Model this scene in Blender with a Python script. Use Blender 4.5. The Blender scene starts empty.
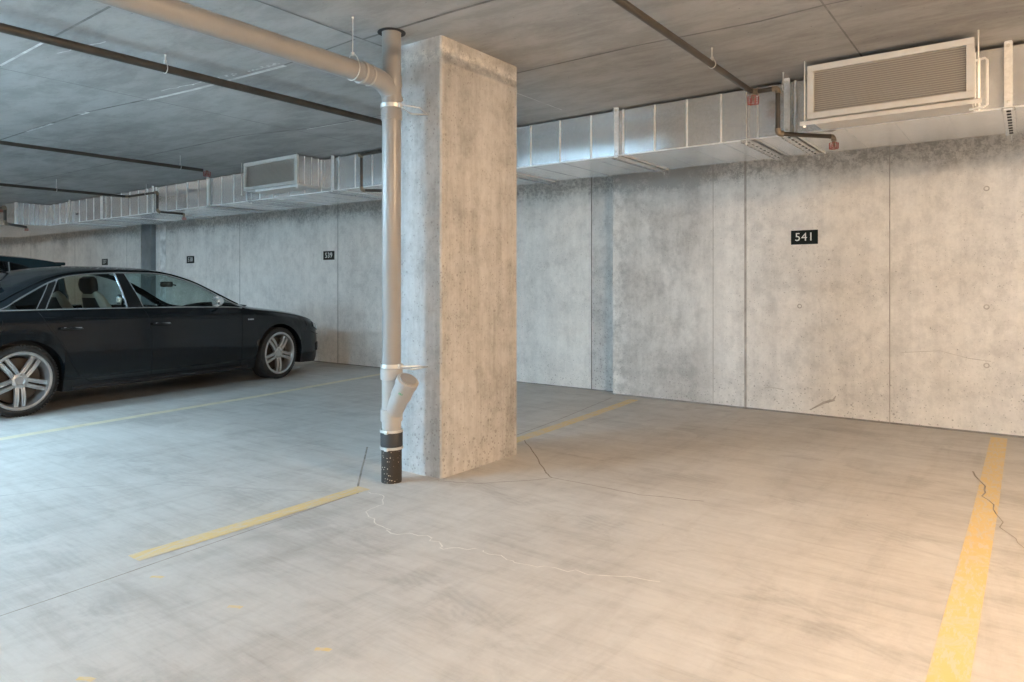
import bpy, bmesh, math, random
from mathutils import Vector, Matrix
random.seed(7)
C = bpy.context.scene.collection
PI = math.pi
H = 2.74            # ceiling height
YL, YR = 6.93, 6.77 # far wall, left stretch and right stretch
XS = -3.65          # where the wall steps forward

# ------------------------------------------------------------------ materials
def newmat(name):
    m = bpy.data.materials.new(name); m.use_nodes = True
    nt = m.node_tree; b = nt.nodes['Principled BSDF']
    return m, nt, b

def simple(name, col, rough=.5, metal=0., coat=0., spec=None, noise=0., nscale=20.):
    m, nt, b = newmat(name)
    b.inputs['Base Color'].default_value = (*col, 1)
    b.inputs['Roughness'].default_value = rough
    b.inputs['Metallic'].default_value = metal
    b.inputs['Coat Weight'].default_value = coat
    b.inputs['Coat Roughness'].default_value = .04
    if spec is not None: b.inputs['Specular IOR Level'].default_value = spec
    if noise:
        N = nt.nodes; L = nt.links
        tc = N.new('ShaderNodeTexCoord'); n = N.new('ShaderNodeTexNoise')
        n.inputs['Scale'].default_value = nscale; n.inputs['Detail'].default_value = 6
        L.new(tc.outputs['Object'], n.inputs['Vector'])
        r = N.new('ShaderNodeMapRange'); r.inputs['From Min'].default_value = .3; r.inputs['From Max'].default_value = .7
        r.inputs['To Min'].default_value = 1 - noise; r.inputs['To Max'].default_value = 1 + noise
        L.new(n.outputs['Fac'], r.inputs['Value'])
        v = N.new('ShaderNodeVectorMath'); v.operation = 'SCALE'; v.inputs[0].default_value = col
        L.new(r.outputs[0], v.inputs['Scale']); L.new(v.outputs[0], b.inputs['Base Color'])
    return m

class NG:
    """small helper for node graphs"""
    def __init__(s, nt): s.nt = nt; s.N = nt.nodes; s.L = nt.links; s.tc = s.N.new('ShaderNodeTexCoord')
    def mapping(s, scale, loc=(0,0,0), rot=(0,0,0)):
        m = s.N.new('ShaderNodeMapping'); m.inputs['Scale'].default_value = scale
        m.inputs['Location'].default_value = loc; m.inputs['Rotation'].default_value = rot
        s.L.new(s.tc.outputs['Object'], m.inputs['Vector']); return m.outputs[0]
    def noise(s, vec, scale, detail=6, rough=.6, dist=0.):
        n = s.N.new('ShaderNodeTexNoise'); n.inputs['Scale'].default_value = scale
        n.inputs['Detail'].default_value = detail; n.inputs['Roughness'].default_value = rough
        n.inputs['Distortion'].default_value = dist
        s.L.new(vec, n.inputs['Vector']); return n.outputs['Fac']
    def voronoi(s, vec, scale):
        n = s.N.new('ShaderNodeTexVoronoi'); n.inputs['Scale'].default_value = scale
        s.L.new(vec, n.inputs['Vector']); return n.outputs['Distance']
    def rng(s, v, a, b, c=0., d=1.):
        r = s.N.new('ShaderNodeMapRange'); r.interpolation_type = 'SMOOTHSTEP'
        for k, x in zip(('From Min','From Max','To Min','To Max'), (a,b,c,d)): r.inputs[k].default_value = x
        s.L.new(v, r.inputs['Value']); return r.outputs[0]
    def m(s, op, a, b=None):
        n = s.N.new('ShaderNodeMath'); n.operation = op
        for i, x in enumerate((a, b)):
            if x is None: continue
            if isinstance(x, (int, float)): n.inputs[i].default_value = x
            else: s.L.new(x, n.inputs[i])
        return n.outputs[0]
    def xyz(s):
        n = s.N.new('ShaderNodeSeparateXYZ'); s.L.new(s.tc.outputs['Object'], n.inputs[0]); return n.outputs
    def mix(s, fac, c1, c2):
        n = s.N.new('ShaderNodeMix'); n.data_type = 'RGBA'
        if isinstance(fac, (int, float)): n.inputs[0].default_value = fac
        else: s.L.new(fac, n.inputs[0])
        for i, c in ((6, c1), (7, c2)):
            if isinstance(c, tuple): n.inputs[i].default_value = (*c, 1)
            else: s.L.new(c, n.inputs[i])
        return n.outputs[2]
    def bump(s, h, b, strength=.3, dist=.01):
        n = s.N.new('ShaderNodeBump'); n.inputs['Strength'].default_value = strength; n.inputs['Distance'].default_value = dist
        s.L.new(h, n.inputs['Height']); s.L.new(n.outputs[0], b.inputs['Normal'])

def concrete_wall(name, light, dark, blotch=.5, seed=0., pits=1., darkfac=.0, top_stain=True, stain_x=None, streak=.20, pale=False):
    m, nt, b = newmat(name); g = NG(nt)
    base = g.mapping((1,1,1), (seed, seed*.7, seed*.3))
    stv = g.mapping((1,1,.07), (seed*2, 3, 1))
    n1 = g.noise(base, .9, 8, .68, .3)
    n2 = g.noise(stv, 9, 6, .7)
    n3 = g.noise(base, 7, 8, .75)
    n4 = g.noise(base, 45, 4, .7)
    n5 = g.noise(g.mapping((1,1,.6), (seed,4,2)), 20, 6, .8)
    f = g.m('ADD', g.m('MULTIPLY', g.rng(n1, .38, .68), .42), g.m('MULTIPLY', g.rng(n2, .36, .68), streak))
    f = g.m('ADD', f, g.m('MULTIPLY', g.rng(n3, .42, .66), .38))
    f = g.m('ADD', f, g.m('MULTIPLY', g.m('SUBTRACT', n5, .5), .75))
    f = g.m('ADD', f, g.m('MULTIPLY', g.m('SUBTRACT', n4, .5), .5))
    if stain_x:                                     # damp darker stretch of wall
        X = g.m('ADD', g.xyz()[0], g.m('MULTIPLY', g.m('SUBTRACT', n3, .5), .6))
        k = g.m('MULTIPLY', g.rng(X, stain_x[0], stain_x[1]), g.rng(X, stain_x[3], stain_x[2]))
        f = g.m('ADD', f, g.m('MULTIPLY', k, g.rng(n1, .25, .6, .25, .75)))
    spk = g.m('MULTIPLY', g.rng(g.noise(base, 30, 5, .85), .56, .66), g.rng(g.noise(base, 2.6, 5, .7), .50, .64))
    f = g.m('ADD', f, g.m('MULTIPLY', spk, .75))
    f = g.m('ADD', g.m('MULTIPLY', f, blotch), darkfac)
    z = g.xyz()[2]
    if top_stain:                                   # damp staining high on the wall with a ragged lower edge
        zz = g.m('ADD', z, g.m('MULTIPLY', n1, .5))
        st = g.m('MULTIPLY', g.rng(zz, 2.36, 2.56), g.rng(g.noise(base, 24, 6, .85), .44, .58, .15, .8))
        f = g.m('ADD', f, st)
    f = g.m('MINIMUM', g.m('MAXIMUM', f, 0.), 1.)
    col = g.mix(f, light, dark)
    if pale:                                        # lime bloom near the head of the pillar
        zp = g.m('ADD', z, g.m('MULTIPLY', n3, .12))
        k = g.m('MULTIPLY', g.m('MULTIPLY', g.rng(zp, 2.62, 2.68), g.rng(zp, 2.78, 2.70)), g.rng(g.noise(base, 16, 6, .85), .42, .58, .1, .8))
        col = g.mix(k, col, (.80,.78,.74))
    # bug holes, denser low on the wall
    v = g.voronoi(base, 13); v2 = g.voronoi(g.mapping((1,1,1), (seed+5,2,9)), 34)
    dens = g.m('ADD', g.rng(n1, .4, .62, .03, .06), g.rng(z, .5, .0, 0, .028))
    h1 = g.m('LESS_THAN', v, g.m('MULTIPLY', dens, 1.5*pits))
    h2 = g.m('LESS_THAN', v2, g.m('MULTIPLY', dens, 2.4*pits))
    holes = g.m('MAXIMUM', h1, h2)
    col = g.mix(g.m('MULTIPLY', holes, .5), col, (.20,.19,.18))
    nt.links.new(col, b.inputs['Base Color'])
    b.inputs['Roughness'].default_value = .82
    hh = g.m('SUBTRACT', g.m('ADD', g.m('MULTIPLY', n3, .5), g.m('MULTIPLY', n4, .25)), holes)
    g.bump(hh, b, .25, .006)
    return m

M = {}
M['wall'] = concrete_wall('wall concrete', (.84,.82,.785), (.40,.39,.375), .68, 0., stain_x=(-3.75,-3.45,-2.75,-2.35))
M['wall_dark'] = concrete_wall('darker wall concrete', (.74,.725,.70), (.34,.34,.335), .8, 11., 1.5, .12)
M['pillar'] = concrete_wall('pillar concrete', (.60,.595,.59), (.28,.27,.26), .80, 23., 1.5, 0.02, False, streak=.48, pale=True)
M['joint'] = simple('dirty joint grey', (.25,.24,.225), .9, noise=.25, nscale=9)  # dirt-dark colour of the concrete joints
M['tie'] = simple('faint concrete mark', (.50,.475,.445), .9, noise=.2, nscale=15)
M['seam'] = simple('brownish seam', (.40,.375,.345), .9, noise=.25, nscale=9)
M['joint_light'] = simple('pale joint fin', (.72,.72,.71), .9, noise=.3, nscale=7)
M['joint_ceiling'] = simple('ceiling joint', (.25,.25,.245), .9, noise=.3, nscale=7)

def ceiling_mat():
    m, nt, b = newmat('ceiling concrete'); g = NG(nt)
    o = g.mapping((1,1,1)); st = g.mapping((.35,1,1), rot=(0,0,.2))
    n1 = g.noise(o, .7, 7, .6, .4); n2 = g.noise(st, 5, 7, .7, .3); n3 = g.noise(o, 30, 4, .7)
    f = g.m('ADD', g.m('MULTIPLY', g.rng(n1,.35,.65), .45), g.m('MULTIPLY', g.rng(n2,.38,.64), .5))
    f = g.m('ADD', f, g.m('MULTIPLY', g.m('SUBTRACT', n3, .5), .35))
    f = g.m('MINIMUM', g.m('MAXIMUM', f, 0.), 1.)
    col = g.mix(f, (.485,.485,.48), (.29,.285,.28))
    blot = g.m('MULTIPLY', g.rng(g.noise(g.mapping((1,1,1),(7,3,0)), 2.2, 5, .6), .66, .74), .4)
    col = g.mix(blot, col, (.24,.235,.23))
    v = g.m('LESS_THAN', g.voronoi(o, 11), .055)
    col = g.mix(g.m('MULTIPLY', v, .5), col, (.1,.1,.1))
    nt.links.new(col, b.inputs['Base Color']); b.inputs['Roughness'].default_value = .85
    g.bump(n2, b, .2, .01)
    return m
M['ceiling'] = ceiling_mat()

def floor_mat():
    m, nt, b = newmat('floor concrete'); g = NG(nt)
    o = g.mapping((1,1,1))
    n1 = g.noise(o, .45, 6, .6, .5)
    sA = g.mapping((.28,2.2,1), (0,0,0), (0,0,.22)); nA = g.noise(sA, 3.2, 8, .72, .4)
    sB = g.mapping((2.0,.25,1), (3,1,0), (0,0,-.5)); nB = g.noise(sB, 3.0, 8, .7, .6)
    n3 = g.noise(o, 26, 5, .7); n5 = g.noise(o, 3.2, 8, .65, .8)
    f = g.m('ADD', g.m('MULTIPLY', g.rng(n1,.38,.64), .32), g.m('MULTIPLY', g.rng(nA,.42,.66), .22))
    f = g.m('ADD', f, g.m('MULTIPLY', g.rng(nB,.46,.68), .20))
    f = g.m('ADD', f, g.m('MULTIPLY', g.rng(n5,.4,.66), .22))
    nC = g.noise(g.mapping((.35,5,1), (1,2,0), (0,0,.12)), 4.5, 8, .75, .3)
    nD = g.noise(g.mapping((.4,4,1), (4,2,0), (0,0,-.75)), 3.5, 8, .72, .5)
    f = g.m('ADD', f, g.m('MULTIPLY', g.rng(nC, .46, .68), .17))
    f = g.m('ADD', f, g.m('MULTIPLY', g.rng(nD, .52, .70), .16))
    f = g.m('ADD', f, g.m('MULTIPLY', g.m('SUBTRACT', n3, .5), .40))
    f = g.m('MINIMUM', g.m('MAXIMUM', f, 0.), 1.)
    col = g.mix(f, (.55,.53,.50), (.33,.305,.28))
    # tyre tread smears: fine ribs inside broad curved bands
    w = g.N.new('ShaderNodeTexWave'); w.wave_type = 'RINGS'; w.rings_direction = 'Z'
    w.inputs['Scale'].default_value = .30; w.inputs['Distortion'].default_value = 1.2; w.inputs['Detail'].default_value = 2
    w.inputs['Detail Scale'].default_value = .6
    g.L.new(g.mapping((1,1,1), (3.8,4.5,0)), w.inputs['Vector'])
    w2 = g.N.new('ShaderNodeTexWave'); w2.wave_type = 'RINGS'; w2.rings_direction = 'Z'
    w2.inputs['Scale'].default_value = 9; w2.inputs['Distortion'].default_value = 6; w2.inputs['Detail'].default_value = 3
    g.L.new(g.mapping((1,1,1), (3.8,4.5,0)), w2.inputs['Vector'])
    band = g.m('MULTIPLY', g.rng(w.outputs['Fac'], .80, .98), g.rng(n5, .42, .6))
    tr = g.m('MULTIPLY', g.m('MULTIPLY', band, g.rng(w2.outputs['Fac'], .2, .8, .45, 1)), .30)
    col = g.mix(tr, col, (.28,.265,.25))
    sp = g.m('LESS_THAN', g.voronoi(o, 2.3), .012)
    col = g.mix(g.m('MULTIPLY', sp, .8), col, (.12,.11,.1))
    nt.links.new(col, b.inputs['Base Color']); b.inputs['Roughness'].default_value = .62
    b.inputs['Specular IOR Level'].default_value = .35
    g.bump(g.m('ADD', n3, g.m('MULTIPLY', n5, 1.)), b, .06, .01)
    return m
M['floor'] = floor_mat()
M['crack'] = simple('floor crack', (.27,.24,.21), .9, noise=.3, nscale=12)
M['spill'] = simple('pale mineral edge', (.66,.63,.58), .8, noise=.15, nscale=30)
M['damp'] = simple('dried puddle', (.46,.42,.37), .7, noise=.12, nscale=6)

def paint_mat():
    m, nt, b = newmat('worn yellow floor paint'); g = NG(nt)
    o = g.mapping((1,1,1)); n = g.noise(o, 9, 8, .75, .5); s = g.noise(g.mapping((6,1.2,1), rot=(0,0,.5)), 8, 6, .7)
    f = g.m('MAXIMUM', g.rng(n, .47, .64, 0, .85), g.rng(s, .48, .60, 0, .9))
    col = g.mix(f, (.62,.455,.20), (.55,.48,.37))
    nt.links.new(col, b.inputs['Base Color']); b.inputs['Roughness'].default_value = .6
    return m
M['paint'] = paint_mat()

def galv(name, col=(.86,.88,.90), rough=.25, metal=.78):
    m, nt, b = newmat(name); g = NG(nt)
    o = g.mapping((1,1,1)); v = g.N.new('ShaderNodeTexVoronoi'); v.inputs['Scale'].default_value = 60
    g.L.new(o, v.inputs['Vector'])
    n = g.noise(o, 3, 6, .65)
    sc = g.m('ADD', g.m('MULTIPLY', g.rng(n,.3,.7), .10), .92)
    sp = g.N.new('ShaderNodeSeparateColor'); g.L.new(v.outputs['Color'], sp.inputs[0])
    sc = g.m('MULTIPLY', sc, g.rng(sp.outputs[0], 0, 1, .95, 1.04))
    vm = g.N.new('ShaderNodeVectorMath'); vm.operation = 'SCALE'; vm.inputs[0].default_value = col
    g.L.new(sc, vm.inputs['Scale']); g.L.new(vm.outputs[0], b.inputs['Base Color'])
    b.inputs['Metallic'].default_value = metal
    b.inputs['Roughness'].default_value = rough
    return m
M['galv'] = galv('galvanised duct steel')
M['galv_bright'] = galv('bright galvanised strip', (.93,.94,.95), .40, .25)
M['rod'] = simple('zinc rod', (.72,.72,.70), .35, .7)
M['frame_white'] = simple('pale grille frame', (.66,.655,.64), .5, .1, noise=.05)
M['slat'] = simple('grille slats', (.62,.585,.545), .55, .2)
M['grille_back'] = simple('grille backing', (.40,.375,.35), .8)  # even colour of the panel behind the slats
M['pvc'] = simple('grey plastic pipe', (.315,.31,.305), .30, noise=.05, nscale=5)
M['pvc_light'] = simple('light grey plastic fitting', (.44,.43,.42), .35, noise=.06, nscale=8)
M['rubber'] = simple('black rubber', (.035,.036,.04), .6)
M['steel_pipe'] = simple('dark sprinkler pipe', (.075,.065,.055), .42, .35, noise=.25, nscale=6)
M['fitting'] = simple('bronze brown fitting', (.27,.215,.16), .45, .5, noise=.2, nscale=30)
M['red'] = simple('red sprinkler cage', (.30,.045,.03), .45)
M['green'] = simple('green label print', (.10,.42,.22), .5)
M['steel_col'] = simple('blue grey strip', (.20,.215,.225), .7, noise=.12, nscale=8)
def speckle():
    m, nt, b = newmat('black cast iron with specks'); g = NG(nt)
    o = g.mapping((1,1,1)); v = g.m('LESS_THAN', g.voronoi(o, 75), .26)
    k = g.m('MULTIPLY', v, g.rng(g.noise(o, 22, 3), .5, .58))
    nt.links.new(g.mix(k, (.035,.03,.026), (.50,.44,.36)), b.inputs['Base Color'])
    b.inputs['Roughness'].default_value = .65
    return m
M['iron'] = speckle()
M['plate'] = simple('black sign plate', (.008,.012,.011), .4, spec=.15)
M['num'] = simple('white numerals', (.75,.78,.76), .5)

# car materials
def carpaint(name, col):
    m, nt, b = newmat(name); g = NG(nt)
    n = g.noise(g.mapping((1,1,1)), 2.5, 5, .6); z = g.xyz()[2]
    dust = g.m('MULTIPLY', g.rng(z, .40, .12, 0, .16), g.rng(n, .3, .7, .5, 1))
    g.L.new(g.mix(dust, col, (.13,.125,.12)), b.inputs['Base Color'])
    g.L.new(g.rng(z, .45, .15, .10, .40), b.inputs['Roughness'])
    b.inputs['Specular IOR Level'].default_value = .42
    b.inputs['Coat Weight'].default_value = .0; b.inputs['Coat Roughness'].default_value = .05
    return m
M['paint_black'] = carpaint('black car paint', (.006,.009,.012))
M['paint_teal'] = carpaint('dark blue green car paint', (.014,.032,.037))
M['trim_black'] = simple('gloss black trim', (.006,.007,.008), .15, coat=.5)
M['plastic_black'] = simple('matt black plastic', (.012,.012,.013), .6)
M['chrome'] = simple('satin chrome', (.72,.74,.76), .18, 1.)
M['silver'] = simple('brushed mirror silver', (.85,.87,.88), .22, 1.)
M['rim'] = simple('dusty silver alloy', (.50,.50,.50), .34, .75, noise=.08, nscale=15)
M['tyre'] = simple('tyre rubber', (.030,.029,.028), .75, noise=.3, nscale=18)
M['disc'] = simple('rusty brake disc', (.09,.07,.055), .5, .6)
M['gap'] = simple('panel gap', (.0015,.0015,.0015), .9)
M['seat'] = simple('beige grey leather', (.42,.41,.35), .5, noise=.06)
M['seat_dark'] = simple('dark leather', (.02,.02,.022), .55)
M['lamp_clear'] = simple('clear lamp lens', (.50,.53,.55), .12, .5, coat=1)
M['lamp_red'] = simple('red lamp lens', (.25,.01,.01), .12, coat=1)
def glass(name, tint):
    m, nt, b = newmat(name); N = nt.nodes; L = nt.links
    N.remove(b); out = N['Material Output']
    t = N.new('ShaderNodeBsdfTransparent'); t.inputs[0].default_value = (*tint, 1)
    gl = N.new('ShaderNodeBsdfGlossy'); gl.inputs['Roughness'].default_value = .02; gl.inputs[0].default_value = (.9,.95,1,1)
    lw = N.new('ShaderNodeLayerWeight'); pw = N.new('ShaderNodeMath'); pw.operation = 'POWER'; pw.inputs[1].default_value = 4.5
    L.new(lw.outputs['Facing'], pw.inputs[0]); lw.inputs[0].default_value = .5
    f = N.new('ShaderNodeMapRange'); f.inputs['To Min'].default_value = .035; f.inputs['To Max'].default_value = .7; L.new(pw.outputs[0], f.inputs['Value'])
    mx = N.new('ShaderNodeMixShader'); L.new(f.outputs[0], mx.inputs[0]); L.new(t.outputs[0], mx.inputs[1]); L.new(gl.outputs[0], mx.inputs[2])
    L.new(mx.outputs[0], out.inputs['Surface'])
    return m
M['glass'] = glass('tinted car glass', (.70,.78,.76))
M['glass_dark'] = glass('dark privacy glass', (.10,.12,.12))
def emit(name, col, s):
    m, nt, b = newmat(name)
    b.inputs['Base Color'].default_value = (*col, 1); b.inputs['Emission Color'].default_value = (*col, 1)
    b.inputs['Emission Strength'].default_value = s
    return m

# ------------------------------------------------------------------ geometry helpers
class MB:
    def __init__(s): s.bm = bmesh.new(); s.mats = []
    def mi(s, m):
        if m is None: return 0
        if m not in s.mats: s.mats.append(m)
        return s.mats.index(m)
    def box(s, x0, x1, y0, y1, z0, z1, m=None, bev=0.):
        i = s.mi(m)
        vs = [s.bm.verts.new((x, y, z)) for x in (x0, x1) for y in (y0, y1) for z in (z0, z1)]
        F = [(0,1,3,2),(4,6,7,5),(0,4,5,1),(2,3,7,6),(0,2,6,4),(1,5,7,3)]
        fs = [s.bm.faces.new([vs[k] for k in f]) for f in F]
        for f in fs: f.material_index = i
        if bev:
            es = list({e for f in fs for e in f.edges})
            r = bmesh.ops.bevel(s.bm, geom=es, offset=bev, segments=2, affect='EDGES', profile=.5)
            for f in r['faces']: f.material_index = i
        return s
    def poly(s, pts, m=None):
        f = s.bm.faces.new([s.bm.verts.new(p) for p in pts]); f.material_index = s.mi(m); return s
    def strip(s, pts, w, z, m=None, up=Vector((0,0,1)), t=.0):
        """flat ribbon lying in the plane with normal `up` following pts"""
        i = s.mi(m); pts = [Vector(p) for p in pts]; prev = None
        for k, p in enumerate(pts):
            d = (pts[min(k+1, len(pts)-1)] - pts[max(k-1, 0)]).normalized(); n = d.cross(up).normalized()
            ww = w if not callable(w) else w(k / max(1, len(pts)-1))
            a = s.bm.verts.new(p + n*ww/2 + up*z); b = s.bm.verts.new(p - n*ww/2 + up*z)
            if prev:
                f = s.bm.faces.new((prev[0], a, b, prev[1])); f.material_index = i
                f.normal_update()
                if f.normal.dot(up) < 0: f.normal_flip()
            prev = (a, b)
        return s
    def tube(s, pts, r, m=None, seg=16, caps=True, closed=False):
        i = s.mi(m); pts = [Vector(p) for p in pts]; n = len(pts)
        rad = r if isinstance(r, (list, tuple)) else [r]*n
        T = []
        for k in range(n):
            if closed: d = pts[(k+1) % n] - pts[k-1]
            else: d = pts[min(k+1, n-1)] - pts[max(k-1, 0)]
            T.append(d.normalized())
        ref = Vector((0,0,1)) if abs(T[0].z) < .9 else Vector((1,0,0))
        u = T[0].cross(ref).normalized(); rings = []
        for k in range(n):
            u = (u - T[k]*u.dot(T[k])).normalized(); v = T[k].cross(u)
            rings.append([s.bm.verts.new(pts[k] + (u*math.cos(2*PI*j/seg) + v*math.sin(2*PI*j/seg))*rad[k]) for j in range(seg)])
        for k in range(n if closed else n-1):
            a, b = rings[k], rings[(k+1) % n]
            for j in range(seg):
                f = s.bm.faces.new((a[j], a[(j+1)%seg], b[(j+1)%seg], b[j])); f.smooth = True; f.material_index = i
        if caps and not closed:
            for ring, flip in ((rings[0], True), (rings[-1], False)):
                c = s.bm.verts.new(sum((v.co for v in ring), Vector())/seg)
                for j in range(seg):
                    q = (ring[j], ring[(j+1)%seg], c) if not flip else (ring[(j+1)%seg], ring[j], c)
                    f = s.bm.faces.new(q); f.material_index = i
        return s
    def lathe(s, c, ax, prof, m=None, seg=32, closed=False):
        """prof: list of (distance along axis, radius)"""
        i = s.mi(m); c = Vector(c); ax = Vector(ax).normalized()
        ref = Vector((0,0,1)) if abs(ax.z) < .9 else Vector((1,0,0))
        u = ax.cross(ref).normalized(); v = ax.cross(u)
        R = [[s.bm.verts.new(c + ax*a + (u*math.cos(2*PI*j/seg) + v*math.sin(2*PI*j/seg))*max(r, 1e-5)) for j in range(seg)] for a, r in prof]
        n = len(R)
        for k in range(n if closed else n-1):
            a, b = R[k], R[(k+1) % n]
            for j in range(seg):
                f = s.bm.faces.new((a[j], b[j], b[(j+1)%seg], a[(j+1)%seg])); f.smooth = True; f.material_index = i
        return s
    def build(s, name, m=None, parent=None, sharp=35):
        if m is not None and m not in s.mats:
            s.mats.insert(0, m) if not s.mats else s.mats.append(m)
        me = bpy.data.meshes.new(name)
        if parent is not None:
            o0 = origin(parent)
            if o0.length > 0 and not parent.get('local'): bmesh.ops.translate(s.bm, verts=s.bm.verts, vec=-o0)
        bmesh.ops.recalc_face_normals(s.bm, faces=s.bm.faces) if getattr(s, 'fix', True) else None
        for e in s.bm.edges:
            if len(e.link_faces) == 2 and e.calc_face_angle(0) > math.radians(sharp): e.smooth = False
        s.bm.to_mesh(me); s.bm.free()
        for mm in s.mats: me.materials.append(mm)
        o = bpy.data.objects.new(name, me); C.objects.link(o)
        if parent is not None: o.parent = parent
        return o

def origin(o):
    v = Vector(o.location); p = o.parent
    while p is not None: v = v + p.location; p = p.parent
    return v

def tag(o, label=None, cat=None, group=None, kind=None):
    if label: o['label'] = label
    if cat: o['category'] = cat
    if group: o['group'] = group
    if kind: o['kind'] = kind
    return o
def thing(name, label, cat, loc=(0,0,0), group=None, rz=0.):
    o = bpy.data.objects.new(name, None); C.objects.link(o); o.empty_display_size = .1
    o.location = loc; o.rotation_euler = (0,0,rz)
    return tag(o, label, cat, group)

# ------------------------------------------------------------------ the room
XA, XB, YB = -22.5, 4.2, -6.5
f = MB(); f.fix = False
f.poly([(XA,YB,0),(XB,YB,0),(XB,YR,0),(XS,YR,0),(XS,YL,0),(XA,YL,0)], M['floor'])
Z3 = lambda L: [(x, y, 0) for x, y in L]
def wob(L, n=5, a=.012):
    out = []
    for (x0,y0),(x1,y1) in zip(L, L[1:]):
        for k in range(n):
            t = k/n; out.append((x0+(x1-x0)*t + random.uniform(-a,a), y0+(y1-y0)*t + random.uniform(-a,a), 0))
    out.append((*L[-1], 0)); return out
f.strip(Z3([(-3.115,2.76),(-3.06,2.0),(-3.0,1.1),(-2.97,.3),(-2.9,-3)]), .007, .0007, M['crack'])
f.strip(wob([(-3.93,3.51),(-3.5,3.08),(-3.1,2.69)], 3, .004), .012, .0007, M['crack'])
f.strip(wob([(-3.14,4.39),(-2.8,4.05),(-2.47,3.7),(-2.38,3.63)], 4, .006), .009, .0007, M['crack'])
f.strip(wob([(-2.91,3.16),(-2.66,3.26),(-2.38,3.63),(-2.05,3.64),(-1.79,3.63),(-1.45,3.74)], 4, .01), .007, .0006, M['crack'])
f.strip(Z3([(-3.27,4.35),(-3.36,5.22),(-3.56,6.57)]), .008, .0007, M['crack'])
f.strip(wob([(-.29,5.35),(-.2,5.0),(-.205,4.76),(-.15,4.52),(-.11,4.21),(-.03,4.0),(.05,3.7)], 3, .016), lambda t: .009*(1-t)+.002, .0028, M['crack'])
f.strip(wob([(-3.08,2.75),(-2.94,2.75),(-2.83,2.65),(-2.82,2.51),(-2.66,2.42),(-2.51,2.39)], 4, .01), .006, .0006, M['spill'])
f.strip(wob([(-2.51,2.36),(-2.30,2.43),(-2.15,2.36),(-2.02,2.45)], 6, .02), .007, .0006, M['spill'])
f.strip(wob([(-2.0,2.46),(-1.77,2.42),(-1.53,2.50),(-1.2,2.62)], 6, .02), .005, .0006, M['spill'])
M['skid'] = simple('faint tyre mark', (.40,.38,.355), .7, noise=.15, nscale=14)
f.strip(wob([(-4.75,1.3),(-4.59,1.72),(-4.35,2.01),(-3.97,2.23),(-3.52,2.47),(-3.25,2.62)], 3, .004), lambda t: .012+.02*max(0,.35-t), .0006, M['skid'])
for x, y in [(-2.9,1.42),(-2.4,1.46),(-1.89,1.46),(-2.33,.92)]:
    f.strip([(x,y,0),(x+.03,y+.02,0),(x+.05,y+.025,0)], .02, .0008, M['paint'])
# mortar dust and debris along the foot of the pillar
tag(f.build('floor'), kind='structure')

w = MB(); w.fix = False
zt = H
W, D, J = M['wall'], M['wall_dark'], M['joint']
w.poly([(XA,YL,0),(-4.01,YL,0),(-4.01,YL,zt),(XA,YL,zt)], W)
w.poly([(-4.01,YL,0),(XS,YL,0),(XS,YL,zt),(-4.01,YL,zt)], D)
w.poly([(XS,YL,0),(XS,YR,0),(XS,YR,zt),(XS,YL,zt)], W)
w.poly([(XS,YR,0),(-2.53,YR,0),(-2.53,YR,zt),(XS,YR,zt)], W)
w.poly([(-2.53,YR,0),(XB,YR,0),(XB,YR,zt),(-2.53,YR,zt)], W)
for x in (-8.42,-11.02,-15.15,-17.67,-20.25,-5.9):
    w.strip([(x,YL,0),(x,YL,zt)], .014, .003, J, up=Vector((0,-1,0)))
for x, ww in ((-4.01,.014),(-3.72,.01)):
    w.strip([(x,YL,0),(x,YL,zt)], ww, .003, J, up=Vector((0,-1,0)))
for x, ww in ((-2.53,.007),(-2.21,.022),(-.97,.008),(1.5,.01)):
    w.strip([(x,YR,0),(x,YR,zt)], ww, .003, M['seam'], up=Vector((0,-1,0)))
# dark gap line where wall meets slab
w.strip([(XS,YR,.008),(XB,YR,.008)], .016, .003, J, up=Vector((0,-1,0)))
w.strip([(XA,YL,.006),(XS,YL,.006)], .012, .003, J, up=Vector((0,-1,0)))
# form tie marks
for x, z in ((-.28,1.97),(-.28,1.02),(-1.71,1.0),(-.28,.55)):
    w.lathe((x,YR-.002,z), (0,-1,0), [(0,.012),(.001,.020),(.0012,.022)], M['tie'], 14)
# chipped scars near the floor
w.strip([(-1.62,YR,.05),(-1.50,YR,.13),(-1.42,YR,.16),(-1.40,YR,.20)], lambda t: .006+.018*math.sin(PI*t), .003, M['seam'], up=Vector((0,-1,0)))
w.strip([(-2.02,YR,.22),(-1.94,YR,.225),(-1.85,YR,.215)], .008, .003, M['tie'], up=Vector((0,-1,0)))
w.strip([(-.88,YR,.62),(-.6,YR,.65),(-.4,YR,.60),(-.25,YR,.585)], .004, .003, M['tie'], up=Vector((0,-1,0)))
tag(w.build('wall_front'), kind='structure')
for nm, pts in (('wall_right', [(XB,YB,0),(XB,YR,0),(XB,YR,zt),(XB,YB,zt)]),
                ('wall_back', [(XA,YB,0),(XB,YB,0),(XB,YB,zt),(XA,YB,zt)]),
                ('wall_left', [(XA,YB,0),(XA,YL,0),(XA,YL,zt),(XA,YB,zt)])):
    w = MB(); w.fix = False; w.poly(pts, W); tag(w.build(nm), kind='structure')
# blue grey strip up the far wall
t = MB(); t.box(-14.32,-13.94, YL-.10, YL, 0, zt, M['steel_col'], .006)
t.box(-14.34,-14.31, YL-.105, YL, 0, zt, M['joint']); t.box(-13.75,-13.55, YL-.012, YL, 0, zt, M['joint_light'])
tag(t.build('trim_1'), kind='structure')

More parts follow.
